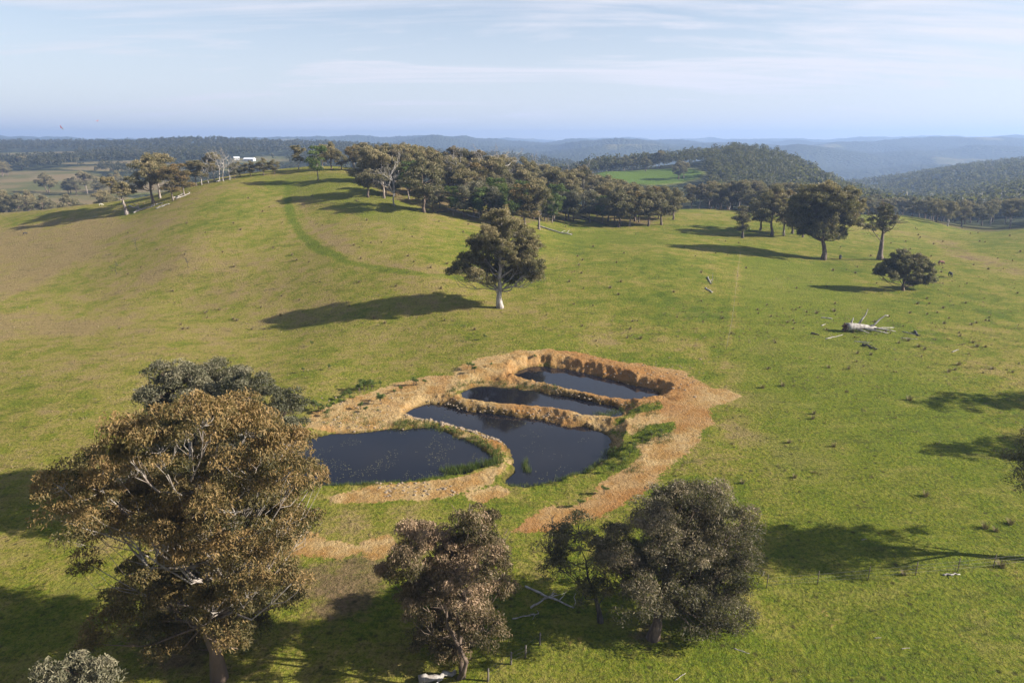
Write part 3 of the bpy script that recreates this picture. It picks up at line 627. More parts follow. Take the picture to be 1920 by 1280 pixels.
f1 = flat_foot(412, 1272)
photo_tree('gum_tree', 'tallest gum, rust-brown crown with bare white limbs, in front of the speckled pond', f1,
    [(380, 800, 62), (465, 812, 70), (540, 835, 55), (300, 850, 72), (222, 845, 58), (180, 880, 40), (118, 915, 42), (110, 955, 34), (290, 935, 82), (385, 915, 85), (475, 900, 68), (545, 910, 45), (548, 965, 32),
     (400, 1010, 85), (300, 1025, 72), (485, 1000, 58), (330, 1100, 78), (430, 1105, 72), (505, 1065, 42), (535, 1130, 30), (245, 1085, 46), (165, 1055, 26), (250, 1160, 48), (420, 1180, 50), (160, 1205, 32), (330, 1190, 46), (400, 1150, 60), (470, 1160, 46), (370, 1215, 40), (445, 1215, 34), (300, 1230, 34), (350, 980, 70), (440, 960, 70), (250, 900, 60), (280, 1120, 60), (480, 1110, 55), (370, 1060, 80), (560, 870, 40), (520, 880, 60), (535, 1010, 40), (550, 1090, 32), (470, 1055, 60), (205, 1000, 50), (215, 945, 55), (230, 1130, 40), (150, 930, 50), (190, 920, 55), (140, 985, 36), (250, 830, 50), (340, 800, 56), (430, 800, 60)],
    11, 'gum', 'rust', .55, .35, trunk_r=.48, k=2.7, cr=.95, nl=215, leaf=.25, droop=.9, fork=.22)
f2 = flat_foot(425, 952)
photo_tree('gum_tree', 'grey-green rounded gum standing behind the tall rust-brown gum', f2,
    [(325, 735, 58), (400, 728, 55), (470, 742, 58), (530, 780, 52), (290, 765, 40), (350, 715, 32), (440, 715, 30), (395, 790, 85), (480, 820, 75), (320, 820, 70), (545, 830, 40), (440, 880, 60), (370, 880, 60)],
    12, 'brown', 'grey', .6, .3, trunk_r=.45, k=4.2, cr=.95, nl=210, leaf=.28, droop=.4)
f3 = flat_foot(868, 1268)
t3 = photo_tree('gum_tree', 'pinkish-tipped young gum with twin trunks, in front of the dirt bank', f3,
    [(785, 1010, 48), (900, 1000, 46), (845, 1045, 62), (760, 1062, 46), (920, 1060, 42), (722, 1082, 24), (800, 1105, 60), (870, 1125, 60), (935, 1110, 34), (830, 1170, 60), (905, 1180, 46), (850, 1215, 40), (775, 1140, 34), (880, 985, 30), (800, 1200, 30)],
    13, 'brown', 'pink', .55, .3, trunk_r=.20, k=3.2, cr=.70, nl=240, leaf=.21, droop=1.0, fork=.2, extra_twigs=6)
gx = Geo(); gx.tube(bend((-.45, .05, -.5), (-.9, 0, 7.5), np.random.default_rng(3), 7, 0), np.linspace(.20, .06, 7), 8); link('trunk', gx.mesh('trunk', M['brown'], True), t3)
f4 = flat_foot(1222, 1195)
photo_tree('gum_tree', 'dense dark round-crowned gum shading the grass beside the wire fence', f4,
    [(1290, 965, 58), (1215, 990, 58), (1345, 965, 46), (1378, 1020, 42), (1160, 1015, 42), (1270, 1065, 85), (1350, 1090, 62), (1185, 1080, 62), (1395, 1105, 26), (1295, 1140, 66), (1375, 1150, 36), (1205, 1130, 55), (1325, 1185, 34), (1260, 945, 40), (1398, 1060, 32), (1388, 985, 34), (1325, 940, 42), (1235, 955, 42), (1300, 1015, 80), (1385, 1180, 22), (1150, 1060, 44)],
    14, 'brown', 'plum', .6, .4, trunk_r=.42, k=3.6, cr=.92, nl=300, leaf=.20, droop=.3)
f5 = flat_foot(1128, 1165)
photo_tree('gum_tree', 'thin dark half-bare tree leaning against the dense round-crowned gum', f5,
    [(1040, 1015, 38), (1085, 1000, 42), (1050, 1065, 40), (1120, 1035, 36), (1140, 1085, 34), (1095, 1110, 30), (1035, 1045, 30)],
    15, 'darkwood', 'dark', .5, .2, trunk_r=.22, k=2.6, cr=.75, nl=110, leaf=.24, droop=.3, extra_twigs=26, fork=.15)
f6 = np.array([*at_Y(120, 1400, 33.5)[:2], 0]); f6[2] = gz(f6[0], f6[1])
photo_tree('gum_tree', 'small blue-grey sapling crown under the tallest gum', f6, [(140, 1262, 38), (190, 1268, 34), (95, 1275, 32), (150, 1310, 50)], 16, 'brown', 'grey', .5, .3, trunk_r=.12, k=3, cr=.6, nl=160, leaf=.24, droop=.4)
f7 = flat_foot(2010, 1052)
photo_tree('gum_tree', 'dark gum reaching in above the long shadow by the fence', f7, [(1990, 850, 72), (1960, 905, 55), (2050, 820, 70), (2060, 900, 80), (1945, 860, 34), (2010, 770, 60), (2110, 860, 60)], 17, 'brown', 'dark', .5, .5, trunk_r=.4, k=2.6, cr=1.0, nl=190, leaf=.24)
for (sx, sy, sd) in [(2300, 762, 18), (2330, 850, 19)]:
    f8 = flat_foot(sx, sy)
    photo_tree('gum_tree', 'dark gum whose shadow falls across the pasture below the fallen dead tree', f8, [(sx - 20, sy - 130, 45), (sx + 40, sy - 150, 50), (sx + 10, sy - 190, 45), (sx + 50, sy - 100, 40), (sx - 45, sy - 165, 32)], sd, 'brown', 'dark', .5, .3, trunk_r=.4, k=2, cr=1.1, nl=80, leaf=.45, group='gums beside the shaded pasture')
fl = hit(938, 577)
photo_tree('gum_tree', 'lone white-trunked gum standing alone on the open slope above the ponds', fl,
    [(905, 475, 24), (950, 480, 30), (985, 475, 26), (890, 520, 18), (985, 520, 22), (935, 425, 32), (960, 440, 30), (915, 445, 22), (985, 450, 24), (890, 462, 18), (935, 465, 30), (880, 500, 26), (905, 505, 26), (856, 508, 15), (1000, 465, 17), (975, 490, 32), (1000, 505, 22), (920, 530, 14), (960, 520, 22), (1005, 520, 14), (845, 512, 9), (940, 410, 14)],
    21, 'pale', 'olive', .36, .15, trunk_r=.62, k=4.6, cr=.95, nl=170, leaf=.34, flat=.95, droop=.8, fork=.20, twig=.06, top=(-.3, 0, 16.5))

# trees of the right-hand flat
fr1 = hit(1543, 487)
photo_tree('gum_tree', 'big spreading gum with dark forked trunk on the green flat', fr1,
    [(1545, 368, 31), (1520, 378, 34), (1580, 380, 34), (1500, 396, 26), (1603, 393, 22), (1550, 400, 40), (1520, 415, 27), (1585, 410, 27), (1545, 435, 27), (1570, 445, 18), (1535, 388, 34), (1570, 395, 34), (1505, 420, 20), (1600, 418, 18)],
    22, 'brown', 'olive', .45, .2, flat=.95, trunk_r=.75, k=3.8, cr=1.3, nl=150, leaf=.55, twig=.05)
fr2 = hit(1650, 487)
photo_tree('gum_tree', 'thick-trunked gum with bare grey twigs on top beside the spreading gum', fr2, [(1645, 410, 15), (1665, 408, 16), (1680, 418, 13), (1635, 428, 12), (1655, 430, 15), (1660, 395, 16)], 23, 'brown', 'dark', .5, .2, flat=.9, trunk_r=.85, k=2.4, cr=1.1, nl=110, leaf=.5, extra_twigs=70, twig=.05)
fr4 = hit(1392, 446)
photo_tree('gum_tree', 'dark gum with bare twiggy top at the near end of the shaded row', fr4, [(1390, 405, 10), (1398, 412, 9), (1383, 412, 8), (1392, 395, 9)], 26, 'darkwood', 'dark', .7, .3, trunk_r=.45, k=2.0, cr=.9, nl=80, leaf=.5, extra_twigs=50, twig=.045)
fr3 = hit(1693, 545)
photo_tree('bushy_tree', 'low wide bushy tree with short trunk on the green flat', fr3, [(1690, 492, 24), (1715, 495, 22), (1665, 503, 20), (1735, 510, 20), (1650, 510, 11), (1695, 512, 27), (1725, 528, 15), (1670, 518, 15), (1745, 525, 11)], 24, 'brown', 'dark', .5, .2, flat=.9, trunk_r=.35, k=3.4, cr=.75, nl=150, leaf=.36, fork=.15)

# prototypes for the many gums of the grove and tree lines
def rand_lobes(rg, H, wd, n_, lo=.42):
    L = []
    for i_ in range(n_):
        h = rg.uniform(lo, .90); a = rg.uniform(0, 2 * math.pi); s_ = wd * math.sqrt(max(.08, 1 - ((h - .62) / .42) ** 2)) * rg.uniform(.25, .95)
        L.append((math.cos(a) * s_, math.sin(a) * s_, h * H, H * rg.uniform(.10, .155)))
    L.append((0, 0, H * .92, H * .11)); return L
PROTO = {}
def proto(key, seed, H, wd, n_, lo, bark, fol, **kw):
    rg = np.random.default_rng(seed); g = build_tree(rand_lobes(rg, H, wd, n_, lo), rg, **kw)
    PROTO[key] = (g[0].mesh('trunk', M[bark], True), g[1].mesh('crown', M[fol]) if g[1].V else None, H)
kw = dict(k=3.0, cr=1.2, nl=85, leaf=.56, flat=.95, droop=.8, twig=.045, branchy=.6)
proto('a', 31, 15, 4.4, 13, .30, 'mixed', 'olive', trunk_r=.34, **kw); proto('b', 32, 16, 4.2, 12, .36, 'pale', 'olive', trunk_r=.32, **kw)
proto('c', 33, 13, 4.8, 15, .24, 'brown', 'dark', trunk_r=.36, **kw); proto('d', 34, 14, 4.2, 12, .28, 'mixed', 'rust', trunk_r=.30, **kw)
proto('e', 35, 17, 4.6, 12, .38, 'pale', 'plum', trunk_r=.36, **kw); proto('f', 36, 10, 3.2, 11, .20, 'brown', 'grey', trunk_r=.20, **kw)
proto('g', 37, 15, 5.4, 15, .34, 'brown', 'olive', trunk_r=.40, **kw); proto('h', 38, 12, 2.8, 9, .22, 'mixed', 'green', trunk_r=.2, **kw)
def dead_geo(seed, H, r=.26):
    rg = np.random.default_rng(seed); g = Geo()
    tp = bend((0, 0, -.5), (rg.normal(0, .6), rg.normal(0, .6), H * .72), rg, 7, 0); g.tube(tp, np.linspace(r, r * .35, 7), 7)
    def grow(a, dv, L, rad, lev):
        e = a + dv * L; p = bend(a, e, rg, 5, -.06); g.tube(p, np.linspace(rad, rad * .35, 5), 5 if lev < 2 else 4, cap=False)
        if lev < 3:
            for _ in range(rg.integers(2, 5)):
                d2 = dv + rg.normal(0, .55, 3); d2[2] += .25; d2 /= np.linalg.norm(d2); grow(p[rg.integers(2, 5)], d2, L * rg.uniform(.4, .65), rad * .5, lev + 1)
    for i_ in range(9):
        s_ = tp[rg.integers(3, 7)]; dv = np.array([rg.normal(0, .8), rg.normal(0, .8), rg.uniform(.5, 1.3)]); dv /= np.linalg.norm(dv); grow(s_, dv, H * rg.uniform(.22, .40), r * .42, 0)
    return g
for k_, sd in zip(('x', 'y', 'z'), (41, 42, 43)): PROTO[k_] = (dead_geo(sd, 14).mesh('trunk', M['dead'], True), None, 14)
KIND = {'a': 'olive gum with grey-brown trunk', 'b': 'tall olive gum with white trunk', 'c': 'dark bushy gum', 'd': 'rust-tinged gum', 'e': 'tall grey-brown gum with pale trunk', 'f': 'small grey-green gum',
        'g': 'broad-crowned olive gum', 'h': 'narrow green gum', 'x': 'bare dead white tree', 'y': 'bare dead white tree', 'z': 'bare dead white tree'}
def plant(key, X, Y, s_, rz, where, group, own=None):
    t_, c_, H = PROTO[key]; e = link('dead_tree' if key in 'xyz' else 'gum_tree', None, None, (X, Y, gz(X, Y) - .1), rz, (s_ * 1.18, s_ * 1.18, s_)); e.empty_display_size = .5
    tag(e, own or (KIND[key] + ' ' + where), 'tree', None if own else (KIND[key].split(' with')[0] + 's ' + group)); link('trunk', t_, e)
    if c_: link('crown', c_, e)
    return e
def tree_px(key, px, py_base, py_top, rz, where, group, own=None):
    p = hit(px, py_base); tz = at_Y(px, py_top, p[1])[2]; return plant(key, p[0], p[1], max((tz - p[2]) / PROTO[key][2] / 1.02, .25), rz, where, group, own)
placed = []
def scatter(poly_xy, n_, sep, keys, smin, smax, where, group, seed, cap=None):
    rg = np.random.default_rng(seed); P_ = np.asarray(poly_xy); lo, hi = P_.min(0), P_.max(0); c_ = 0; tries = 0
    while c_ < n_ and tries < n_ * 60:
        tries += 1; q = rg.uniform(lo, hi)
        if sdf(np.array([q[0]]), np.array([q[1]]), P_)[0] > 0: continue
        if any((q[0] - a) ** 2 + (q[1] - b_) ** 2 < sep * sep for a, b_ in placed): continue
        placed.append(tuple(q)); c_ += 1; ky = keys[rg.integers(len(keys))]; s_ = rg.uniform(smin, smax)
        if cap:                                           # tallest crown the skyline of this stand allows
            z0 = gz(*q); pxq = pxy(q[0], q[1], z0 + 12)[0]; tz = at_Y(pxq, np.interp(pxq, *cap), q[1])[2]; s_ = np.clip((tz - z0) / PROTO[ky][2] * rg.uniform(.8, 1.0), .42, s_)
        plant(ky, q[0], q[1], s_, rg.uniform(0, 6.28), where, group)
# named front trees of the grove
for key, px, b0, t0, rz in [('c', 795, 398, 300, .3), ('c', 690, 370, 300, 1), ('a', 720, 372, 285, 2), ('f', 812, 398, 345, 1), ('f', 870, 408, 350, 2), ('h', 900, 412, 350, .5), ('f', 925, 414, 352, 4),
                            ('h', 850, 404, 348, 3), ('d', 985, 428, 345, 2), ('a', 1010, 430, 340, 1), ('h', 960, 424, 350, 3), ('f', 1075, 415, 360, 2), ('f', 1105, 418, 358, .3), ('h', 1130, 420, 366, 2), ('c', 1160, 426, 352, 1),
                            ('d', 1180, 424, 358, 5), ('c', 1215, 424, 354, 2), ('c', 1240, 422, 352, 4), ('g', 1190, 415, 350, 1), ('c', 1262, 412, 354, 3), ('a', 1140, 415, 345, .7), ('f', 1060, 412, 362, 2.2), ('h', 1035, 418, 362, 5)]:
    e = tree_px(key, px, b0, t0, rz, 'at the front edge of the hillside grove', 'along the front of the grove'); placed.append((e.location.x, e.location.y))
for key, px, b0, t0, rz in [('x', 740, 386, 303, .5), ('y', 860, 380, 295, 1), ('z', 905, 372, 290, 2), ('x', 1010, 360, 300, 3), ('y', 1060, 372, 318, 4), ('z', 1095, 372, 312, 5), ('y', 945, 370, 285, .2)]:
    tree_px(key, px, b0, t0, rz, 'among the grove on the hillside', 'in the grove', 'slender bare white tree standing just in front of the grove in its shadow' if px == 740 else None)
rge = np.random.default_rng(50)
for i_ in range(22):                                      # saplings thickening the front of the grove
    k_ = rge.uniform(1.5, len(fe) - 1.01); q = fe[int(k_)] + (fe[int(k_) + 1] - fe[int(k_)]) * (k_ % 1) + rge.normal(0, 1.2, 2) + (0, 3.5); plant('fhf'[i_ % 3], q[0], q[1], rge.uniform(.75, 1.15), rge.uniform(0, 6.28), 'thickening the front of the hillside grove', 'saplings along the grove front'); placed.append(tuple(q))
scatter(GROVE, 105, 4.6, 'aabbdegcegc', .82, 1.12, 'in the dense grove on the hillside', 'in the hillside grove', 51, ([600, 650, 750, 850, 950, 1050, 1150, 1200, 1300], [275, 268, 270, 276, 284, 298, 326, 346, 356]))
# hilltop and the left shoulder
for key, px, b0, t0, rz, own in [
    ('h', 597, 339, 272, 0, 'small upright gum alone on the bright hilltop grass'), ('g', 622, 319, 268, 1, 'rusty gum with forked trunk on the hilltop crest'), ('b', 560, 318, 272, 2, None), ('a', 605, 316, 272, .4, None), ('c', 640, 318, 285, 2, None),
    ('g', 288, 382, 292, 1.2, 'broad olive gum over fallen timber on the brown spur'), ('d', 325, 376, 312, 2, 'rust-tinged gum over fallen timber on the brown spur'), ('d', 346, 366, 306, 3, 'rust gum at the upper end of the fallen timber'), ('a', 300, 372, 290, .2, None),
    ('b', 378, 347, 300, 1, None), ('a', 368, 348, 303, 3, None), ('x', 392, 344, 294, 1, None), ('y', 420, 340, 285, 2, None), ('z', 412, 341, 292, 1, None), ('x', 430, 338, 290, 4, None), ('b', 402, 340, 285, 3, None),
    ('c', 450, 333, 304, 2, None), ('c', 470, 331, 302, 4, None), ('c', 495, 329, 297, 5, None), ('c', 515, 327, 300, .5, None), ('f', 440, 336, 306, 1, None)]:
    tree_px(key, px, b0, t0, rz, 'along the crest of the grassy hill', 'along the hill crest', own)
fq = hit(238, 402)
photo_tree('gum_tree', 'gum with broken brown trunk leaning over the brown spur', fq, [(228, 352, 13), (210, 345, 12), (195, 342, 9), (235, 365, 9), (220, 362, 10)], 25, 'mixed', 'olive', .8, .3, trunk_r=.75, k=2.6, cr=1.0, nl=110, leaf=.55, fork=.45, top=(-1.2, 0, 8.5))
# tree lines beyond the flat
for key, px, b0, t0, rz, own in [('g', 1447, 442, 350, 1, None), ('d', 1470, 442, 356, 2, None), ('a', 1505, 445, 372, 2, None), ('c', 1425, 432, 365, 2, None), ('f', 1393, 445, 400, 1, None), ('c', 1485, 438, 368, 3, None)]:
    tree_px(key, px, b0, t0, rz, 'in the shaded row behind the spreading gum', 'in the row behind the spreading gum', own)
scatter(EDGE1, 36, 6.0, 'aacceg', .78, 1.1, 'in the woodland edge below the wooded hill', 'below the wooded hill', 52, ([1280, 1350, 1450, 1550], [338, 330, 335, 350]))
scatter(EDGE2, 46, 6.2, 'aaccgbg', .85, 1.2, 'in the tree line closing the green valley', 'closing the green valley', 53, ([1600, 1700, 1800, 1950], [366, 366, 374, 372]))
# left valley
for a_ in [([gp(-60, 400), gp(60, 400), gp(250, 385), gp(270, 440), gp(100, 470), gp(-60, 470)], 16, 'ccaag', 54, 'behind the brown spur'), ([gp(60, 600), gp(200, 590), gp(260, 660), gp(70, 650)], 12, 'ccag', 55, 'between the far paddocks'),
           ([gp(-20, 640), gp(20, 850), gp(60, 980), gp(90, 1080), gp(30, 1050), gp(-40, 850)], 9, 'ccag', 56, 'dotted over the far dry paddocks')]:
    scatter(a_[0], a_[1], 9, a_[2], .95, 1.25, a_[4], a_[4], a_[3])
for px, Y, s_ in [(1210, 668, 1.0), (1272, 600, 1.15), (1282, 605, .9), (1150, 690, 1.0), (1170, 690, 1.1), (1120, 690, 1.1), (1185, 700, 1.0), (1235, 705, 1.05), (1100, 680, .9)]:
    q = gp(px, Y); plant('a' if Y % 2 else 'c', q[0], q[1], s_, px * .1, 'beside the bright far paddock', 'beside the bright far paddock')

# woods seen as one mass
def forest(name, label, pts, rg, nleaf, size, H=13.0, fol='forest', clump=1.0):
    n_ = len(pts); z = fast_ground(pts[:, 0], pts[:, 1]); g = Geo(); hs = H * rg.uniform(.75, 1.25, n_)
    dv = rg.normal(0, 1, (n_, nleaf, 3)); dv /= np.linalg.norm(dv, axis=2)[..., None]; dv[..., 2] = np.where(dv[..., 2] < -.35, -dv[..., 2], dv[..., 2])
    lob = rg.normal(0, .55, (n_, 4, 3)); li = rg.integers(0, 4, (n_, nleaf)); L = np.take_along_axis(lob, li[..., None].repeat(3, 2), 1)
    wd = hs * .26 * clump
    Pn = np.stack([pts[:, 0], pts[:, 1], z + hs * .68], -1)[:, None] + (dv * .75 + L * .75) * np.stack([wd, wd, hs * .23], -1)[:, None]
    ax = rg.normal(0, 1, (n_, nleaf, 3)); ax /= np.linalg.norm(ax, axis=2)[..., None]; ot = np.cross(ax, dv + .01); ot /= np.linalg.norm(ot, axis=2)[..., None] + 1e-9
    s_ = size * rg.uniform(.7, 1.3, (n_, nleaf, 1))
    V = np.stack([Pn - ax * s_ * .5 + ot * s_ * .4, Pn - ax * s_ * .5 - ot * s_ * .4, Pn + ax * s_ * .6], 2).reshape(-1, 3)
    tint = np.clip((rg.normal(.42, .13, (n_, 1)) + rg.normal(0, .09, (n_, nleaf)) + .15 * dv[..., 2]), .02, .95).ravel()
    g.add(V, np.arange(len(V)).reshape(-1, 3), None, np.repeat(tint, 3))
    o = link(name, g.mesh(name, M[fol])); tag(o, label, 'woodland', None, 'stuff'); return o
def wood_pts(rg, n_, pxr, Yr, keep=.5):
    px = rg.uniform(*pxr, n_); Y = np.exp(rg.uniform(math.log(Yr[0]), math.log(Yr[1]), n_) ); X = (px - 960) / F * depth_of(Y, 0)
    wd, _ = far_wood(X, Y); m = wd > keep
    z = fast_ground(X, Y) + 15.5; px_, row = pxy(X, Y, z); m &= ~((px_ > 1095) & (px_ < 1335) & (Y < 600) & (row < 346)); m &= ~((px_ < 330) & (Y < 640) & (fbm(X / 60, Y / 60, 97, 2) < .42)); m &= ~((px_ > 425) & (px_ < 545) & (Y < 1080) & (row < 300))
    return np.stack([X[m], Y[m]], -1)
rg = np.random.default_rng(60)
forest('woodland', 'wooded hill rising behind the bright far paddock', wood_pts(rg, 2600, (1090, 1640), (430, 900)), rg, 72, 1.25, 13)
forest('woodland', 'dark gum woods in the valley beyond the brown spur', wood_pts(rg, 1500, (-150, 560), (460, 900)), rg, 70, 1.4, 13)
forest('woodland', 'long wooded ridge behind the dry far paddocks', wood_pts(rg, 6500, (-200, 760), (900, 2400)), rg, 26, 2.7, 14)
forest('woodland', 'dark wooded spurs falling into the hazy valley', wood_pts(rg, 5200, (1480, 2150), (450, 2100)), rg, 38, 2.2, 14)
forest('woodland', 'wooded rise behind the hillside grove', wood_pts(rg, 2200, (600, 1250), (700, 1900)), rg, 28, 2.5, 14)

# ------------------------------------------------------------------ fallen timber
def log_thing(p1, p2, r, label, seed, mat='dead', group=None, branches=2, name='fallen_log'):
    rg = np.random.default_rng(seed); a = hit(*p1); b_ = hit(*p2)
    if a[1] > b_[1] * 1.12: a = b_ + np.array([-3.0, .8, 0])
    if b_[1] > a[1] * 1.12: b_ = a + np.array([3.0, .8, 0])
    c = (a + b_) / 2
    e = link(name, None, None, tuple(c)); tag(e, label, 'log', group); g = Geo(); k_ = 8; tt_ = np.linspace(0, 1, k_)
    p = a + (b_ - a) * tt_[:, None]; p[:, 2] = fast_ground(p[:, 0], p[:, 1]) + r * .7; p[1:-1] += rg.normal(0, r * .35, (k_ - 2, 3)); g.tube(p - c, r * (1 - .5 * tt_) * rg.uniform(.9, 1.1, k_), 8)
    link('trunk', g.mesh('trunk', M[mat], True), e); L = np.linalg.norm(b_ - a)
    for _ in range(branches):
        g = Geo(); s_ = p[rg.integers(3, k_)] - c; dv = np.array([rg.normal(0, 1), rg.normal(0, 1), rg.uniform(.0, .5)]); dv /= np.linalg.norm(dv)
        en = s_ + dv * L * rg.uniform(.15, .35); en[2] = max(en[2], gz(en[0] + c[0], en[1] + c[1]) - c[2] + r * .3)
        g.tube(bend(s_, en, rg, 5, -.05), np.linspace(r * .45, r * .12, 5), 6); link('branch', g.mesh('branch', M[mat], True), e)
    return e
# the big fallen dead tree on the flat
ft = hit(1588, 622); fe_ = link('fallen_tree', None, None, tuple(ft)); tag(fe_, 'bleached fallen dead tree with upturned earthy root plate on the green flat', 'fallen tree')
rg = np.random.default_rng(70); sc_ = depth_of(ft[1], ft[2]) / F
g = Geo(); g.tube([(-.3, .1, .9), (.5, .1, .95), (1.8, .2, .9), (3.2, .4, .8), (4.6, .6, .6), (5.6, .7, .45)], [.75, .72, .62, .5, .4, .3], 10); link('trunk', g.mesh('trunk', M['dead'], True), fe_)
g = Geo()
for i_ in range(26):
    a_ = rg.uniform(0, 6.28); l_ = rg.uniform(.5, 1.25); g.tube(bend((-.3, .1, .85), (-.55 + rg.normal(0, .2), .1 + math.cos(a_) * l_, max(.1, .85 + math.sin(a_) * l_)), rg, 4, 0), np.linspace(.22, .05, 4), 5)
link('root_plate', g.mesh('root_plate', M['soil'], True), fe_)
for pth, r_ in [([(2.0, .3, 1.1), (2.6, .4, 2.2), (3.3, .7, 3.0), (3.5, .6, 4.1)], .2), ([(3.4, .4, .8), (5.0, .5, 1.1), (6.0, .7, 2.2), (7.0, .8, 2.9), (7.6, .9, 2.8)], .22), ([(.6, .2, 1.3), (.8, .3, 2.0), (1.0, .3, 2.6)], .22),
                ([(4.4, .5, .6), (6.0, .3, .5), (7.6, -.1, .35), (8.6, -.5, .2)], .2), ([(3.0, -.2, .6), (4.8, -1.2, .5), (6.4, -2.0, .3)], .18), ([(5.0, .6, .5), (7.2, 1.4, .4), (9.5, 1.8, .3)], .15), ([(1.4, -.2, .6), (2.4, -1.3, .5), (3.2, -1.6, .2)], .16)]:
    g = Geo(); g.tube(pth, np.linspace(r_, r_ * .3, len(pth)), 6); link('branch', g.mesh('branch', M['dead'], True), fe_)
for i_, (p1, p2, r_, mt) in enumerate([((1617, 647), (1645, 656), .22, 'darkwood'), ((1540, 596), (1560, 598), .13, 'dead'), ((1548, 636), (1580, 628), .09, 'dead'), ((1522, 625), (1536, 629), .16, 'darkwood'), ((1602, 640), (1630, 643), .10, 'dead'),
                                       ((1692, 622), (1720, 628), .10, 'dead'), ((1690, 634), (1720, 636), .07, 'dead'), ((1540, 611), (1548, 608), .09, 'dead'), ((1785, 660), (1797, 656), .09, 'dead'), ((1715, 622), (1722, 630), .2, 'darkwood')]):
    log_thing(p1, p2, r_, 'dark rotting log' + ' lying near the bleached fallen tree' if mt == 'darkwood' else 'pale broken branch lying near the bleached fallen tree', 80 + i_, mt, 'dark logs near the fallen tree' if mt == 'darkwood' else 'broken branches near the fallen tree', 1, 'fallen_log' if mt == 'darkwood' else 'fallen_branch')
log_thing((1008, 424), (1072, 441), .28, 'long bleached log on the grass below the hillside grove', 101); log_thing((1090, 407), (1142, 424), .32, 'long dark log with raised pale end by the grove edge', 102, 'darkwood')
for i_, (p1, p2) in enumerate([((840, 393), (872, 401)), ((820, 399), (838, 397)), ((868, 402), (900, 410)), ((905, 409), (940, 417)), ((930, 418), (975, 428))]): log_thing(p1, p2, .24, 'weathered log lying along the front edge of the grove', 110 + i_, ['dead', 'darkwood'][i_ % 2], 'logs along the grove edge', 3)
for i_, (p1, p2) in enumerate([((242, 386), (264, 394)), ((250, 400), (268, 393)), ((265, 394), (290, 386)), ((282, 388), (305, 381)), ((292, 392), (318, 383)), ((325, 372), (345, 364)), ((330, 374), (356, 363)), ((405, 342), (440, 333))]): log_thing(p1, p2, .26, 'bleached fallen timber lying under the gums on the spur', 120 + i_, 'dead', 'fallen timber on the spur', 4)
log_thing((1327, 520), (1333, 533), .16, 'short pale log standing out on the slope by the faint fence track', 131); log_thing((1323, 541), (1336, 549), .2, 'stubby grey log beside the faint fence track', 132)
log_thing((1768, 1078), (1800, 1077), .09, 'thin white branch lying by the wire fence', 133, branches=1, name='fallen_branch')
log_thing((785, 1278), (855, 1262), .32, 'pale cut log lying at the foot of the twin-trunked gum', 134, 'dead', None, 1)
for i_, (p1, p2, r_) in enumerate([((985, 1100), (1075, 1140), .11), ((995, 1140), (1040, 1112), .09), ((960, 1160), (1010, 1150), .06)]): log_thing(p1, p2, r_, 'grey fallen bough in the shade between the two gums', 140 + i_, 'dead', 'boughs in the shade', 4, 'fallen_branch')
for i_, (p1, p2) in enumerate([((1375, 1215), (1405, 1225)), ((1265, 1275), (1285, 1262)), ((1615, 1012), (1625, 1010)), ((1640, 1196), (1652, 1195)), ((1690, 1216), (1705, 1214)), ((575, 960), (600, 952)), ((580, 978), (596, 968))]): log_thing(p1, p2, .035, 'thin stick lying on the grass', 150 + i_, 'dead', 'sticks on the grass', 2, 'stick')

# ------------------------------------------------------------------ fences
def fence(posts, label, group=None, wires=(.35, .7, 1.05), h=1.2, mat='post', thick=.05):
    P_ = [hit(*p) for p in posts]; c = P_[0]; e = link('wire_fence', None, None, tuple(c)); tag(e, label, 'fence', group)
    for p in P_:
        g = Geo(); g.tube([p - c + (0, 0, -.3), p - c + (.02, 0, h * .5), p - c + (.03, 0, h)], [thick, thick, thick * .9], 6); link('post', g.mesh('post', M[mat], True), e)
    for hh in wires:
        g = Geo(); g.tube([p - c + np.array([0, -.06, hh]) for p in P_], [.006] * len(P_), 3, False); link('wire', g.mesh('wire', M['wire']), e)
fence([(1437, 1102), (1532, 1095), (1627, 1087), (1716, 1078), (1795, 1071), (1862, 1064), (1940, 1055)], 'thin steel-post wire fence crossing the green pasture', thick=.035, h=1.35)
fence([(1012, 1208), (985, 1232), (958, 1245), (915, 1276)], 'old timber-post wire fence in the shade between the gums', mat='timber', thick=.08, h=1.1)
fence([(1388, 478), (1382, 520), (1377, 565), (1372, 605), (1362, 655)], 'faint wire fence running down the slope along the worn track', thick=.03, h=1.1)

# ------------------------------------------------------------------ small plants
def tuft(rg, n_, h, spread, width, lean=.5):
    g = Geo(); a = rg.uniform(0, 6.28, n_); r = rg.uniform(0, spread, n_) ; b_ = np.stack([np.cos(a) * r, np.sin(a) * r, np.full(n_, -.03)], -1)
    tip = b_ + np.stack([np.cos(a) * lean * h * rg.uniform(.1, 1, n_), np.sin(a) * lean * h * rg.uniform(.1, 1, n_), h * rg.uniform(.6, 1.1, n_)], -1)
    sd = np.stack([-np.sin(a), np.cos(a), 0 * a], -1) * width
    V = np.stack([b_ - sd, b_ + sd, tip], 1).reshape(-1, 3); g.add(V, np.arange(n_ * 3).reshape(-1, 3), None, np.repeat(np.clip(rg.normal(.5, .18, n_), 0, 1), 3)); return g
rg = np.random.default_rng(200)
TUS = [tuft(rg, 70, .55, .20, .022, .65).mesh('tussock', M['rush']) for _ in range(4)]
def pts_in(px0, px1, py0, py1, n_, rg): return ray_hits(rg.uniform(px0, px1, n_), rg.uniform(py0, py1, n_))
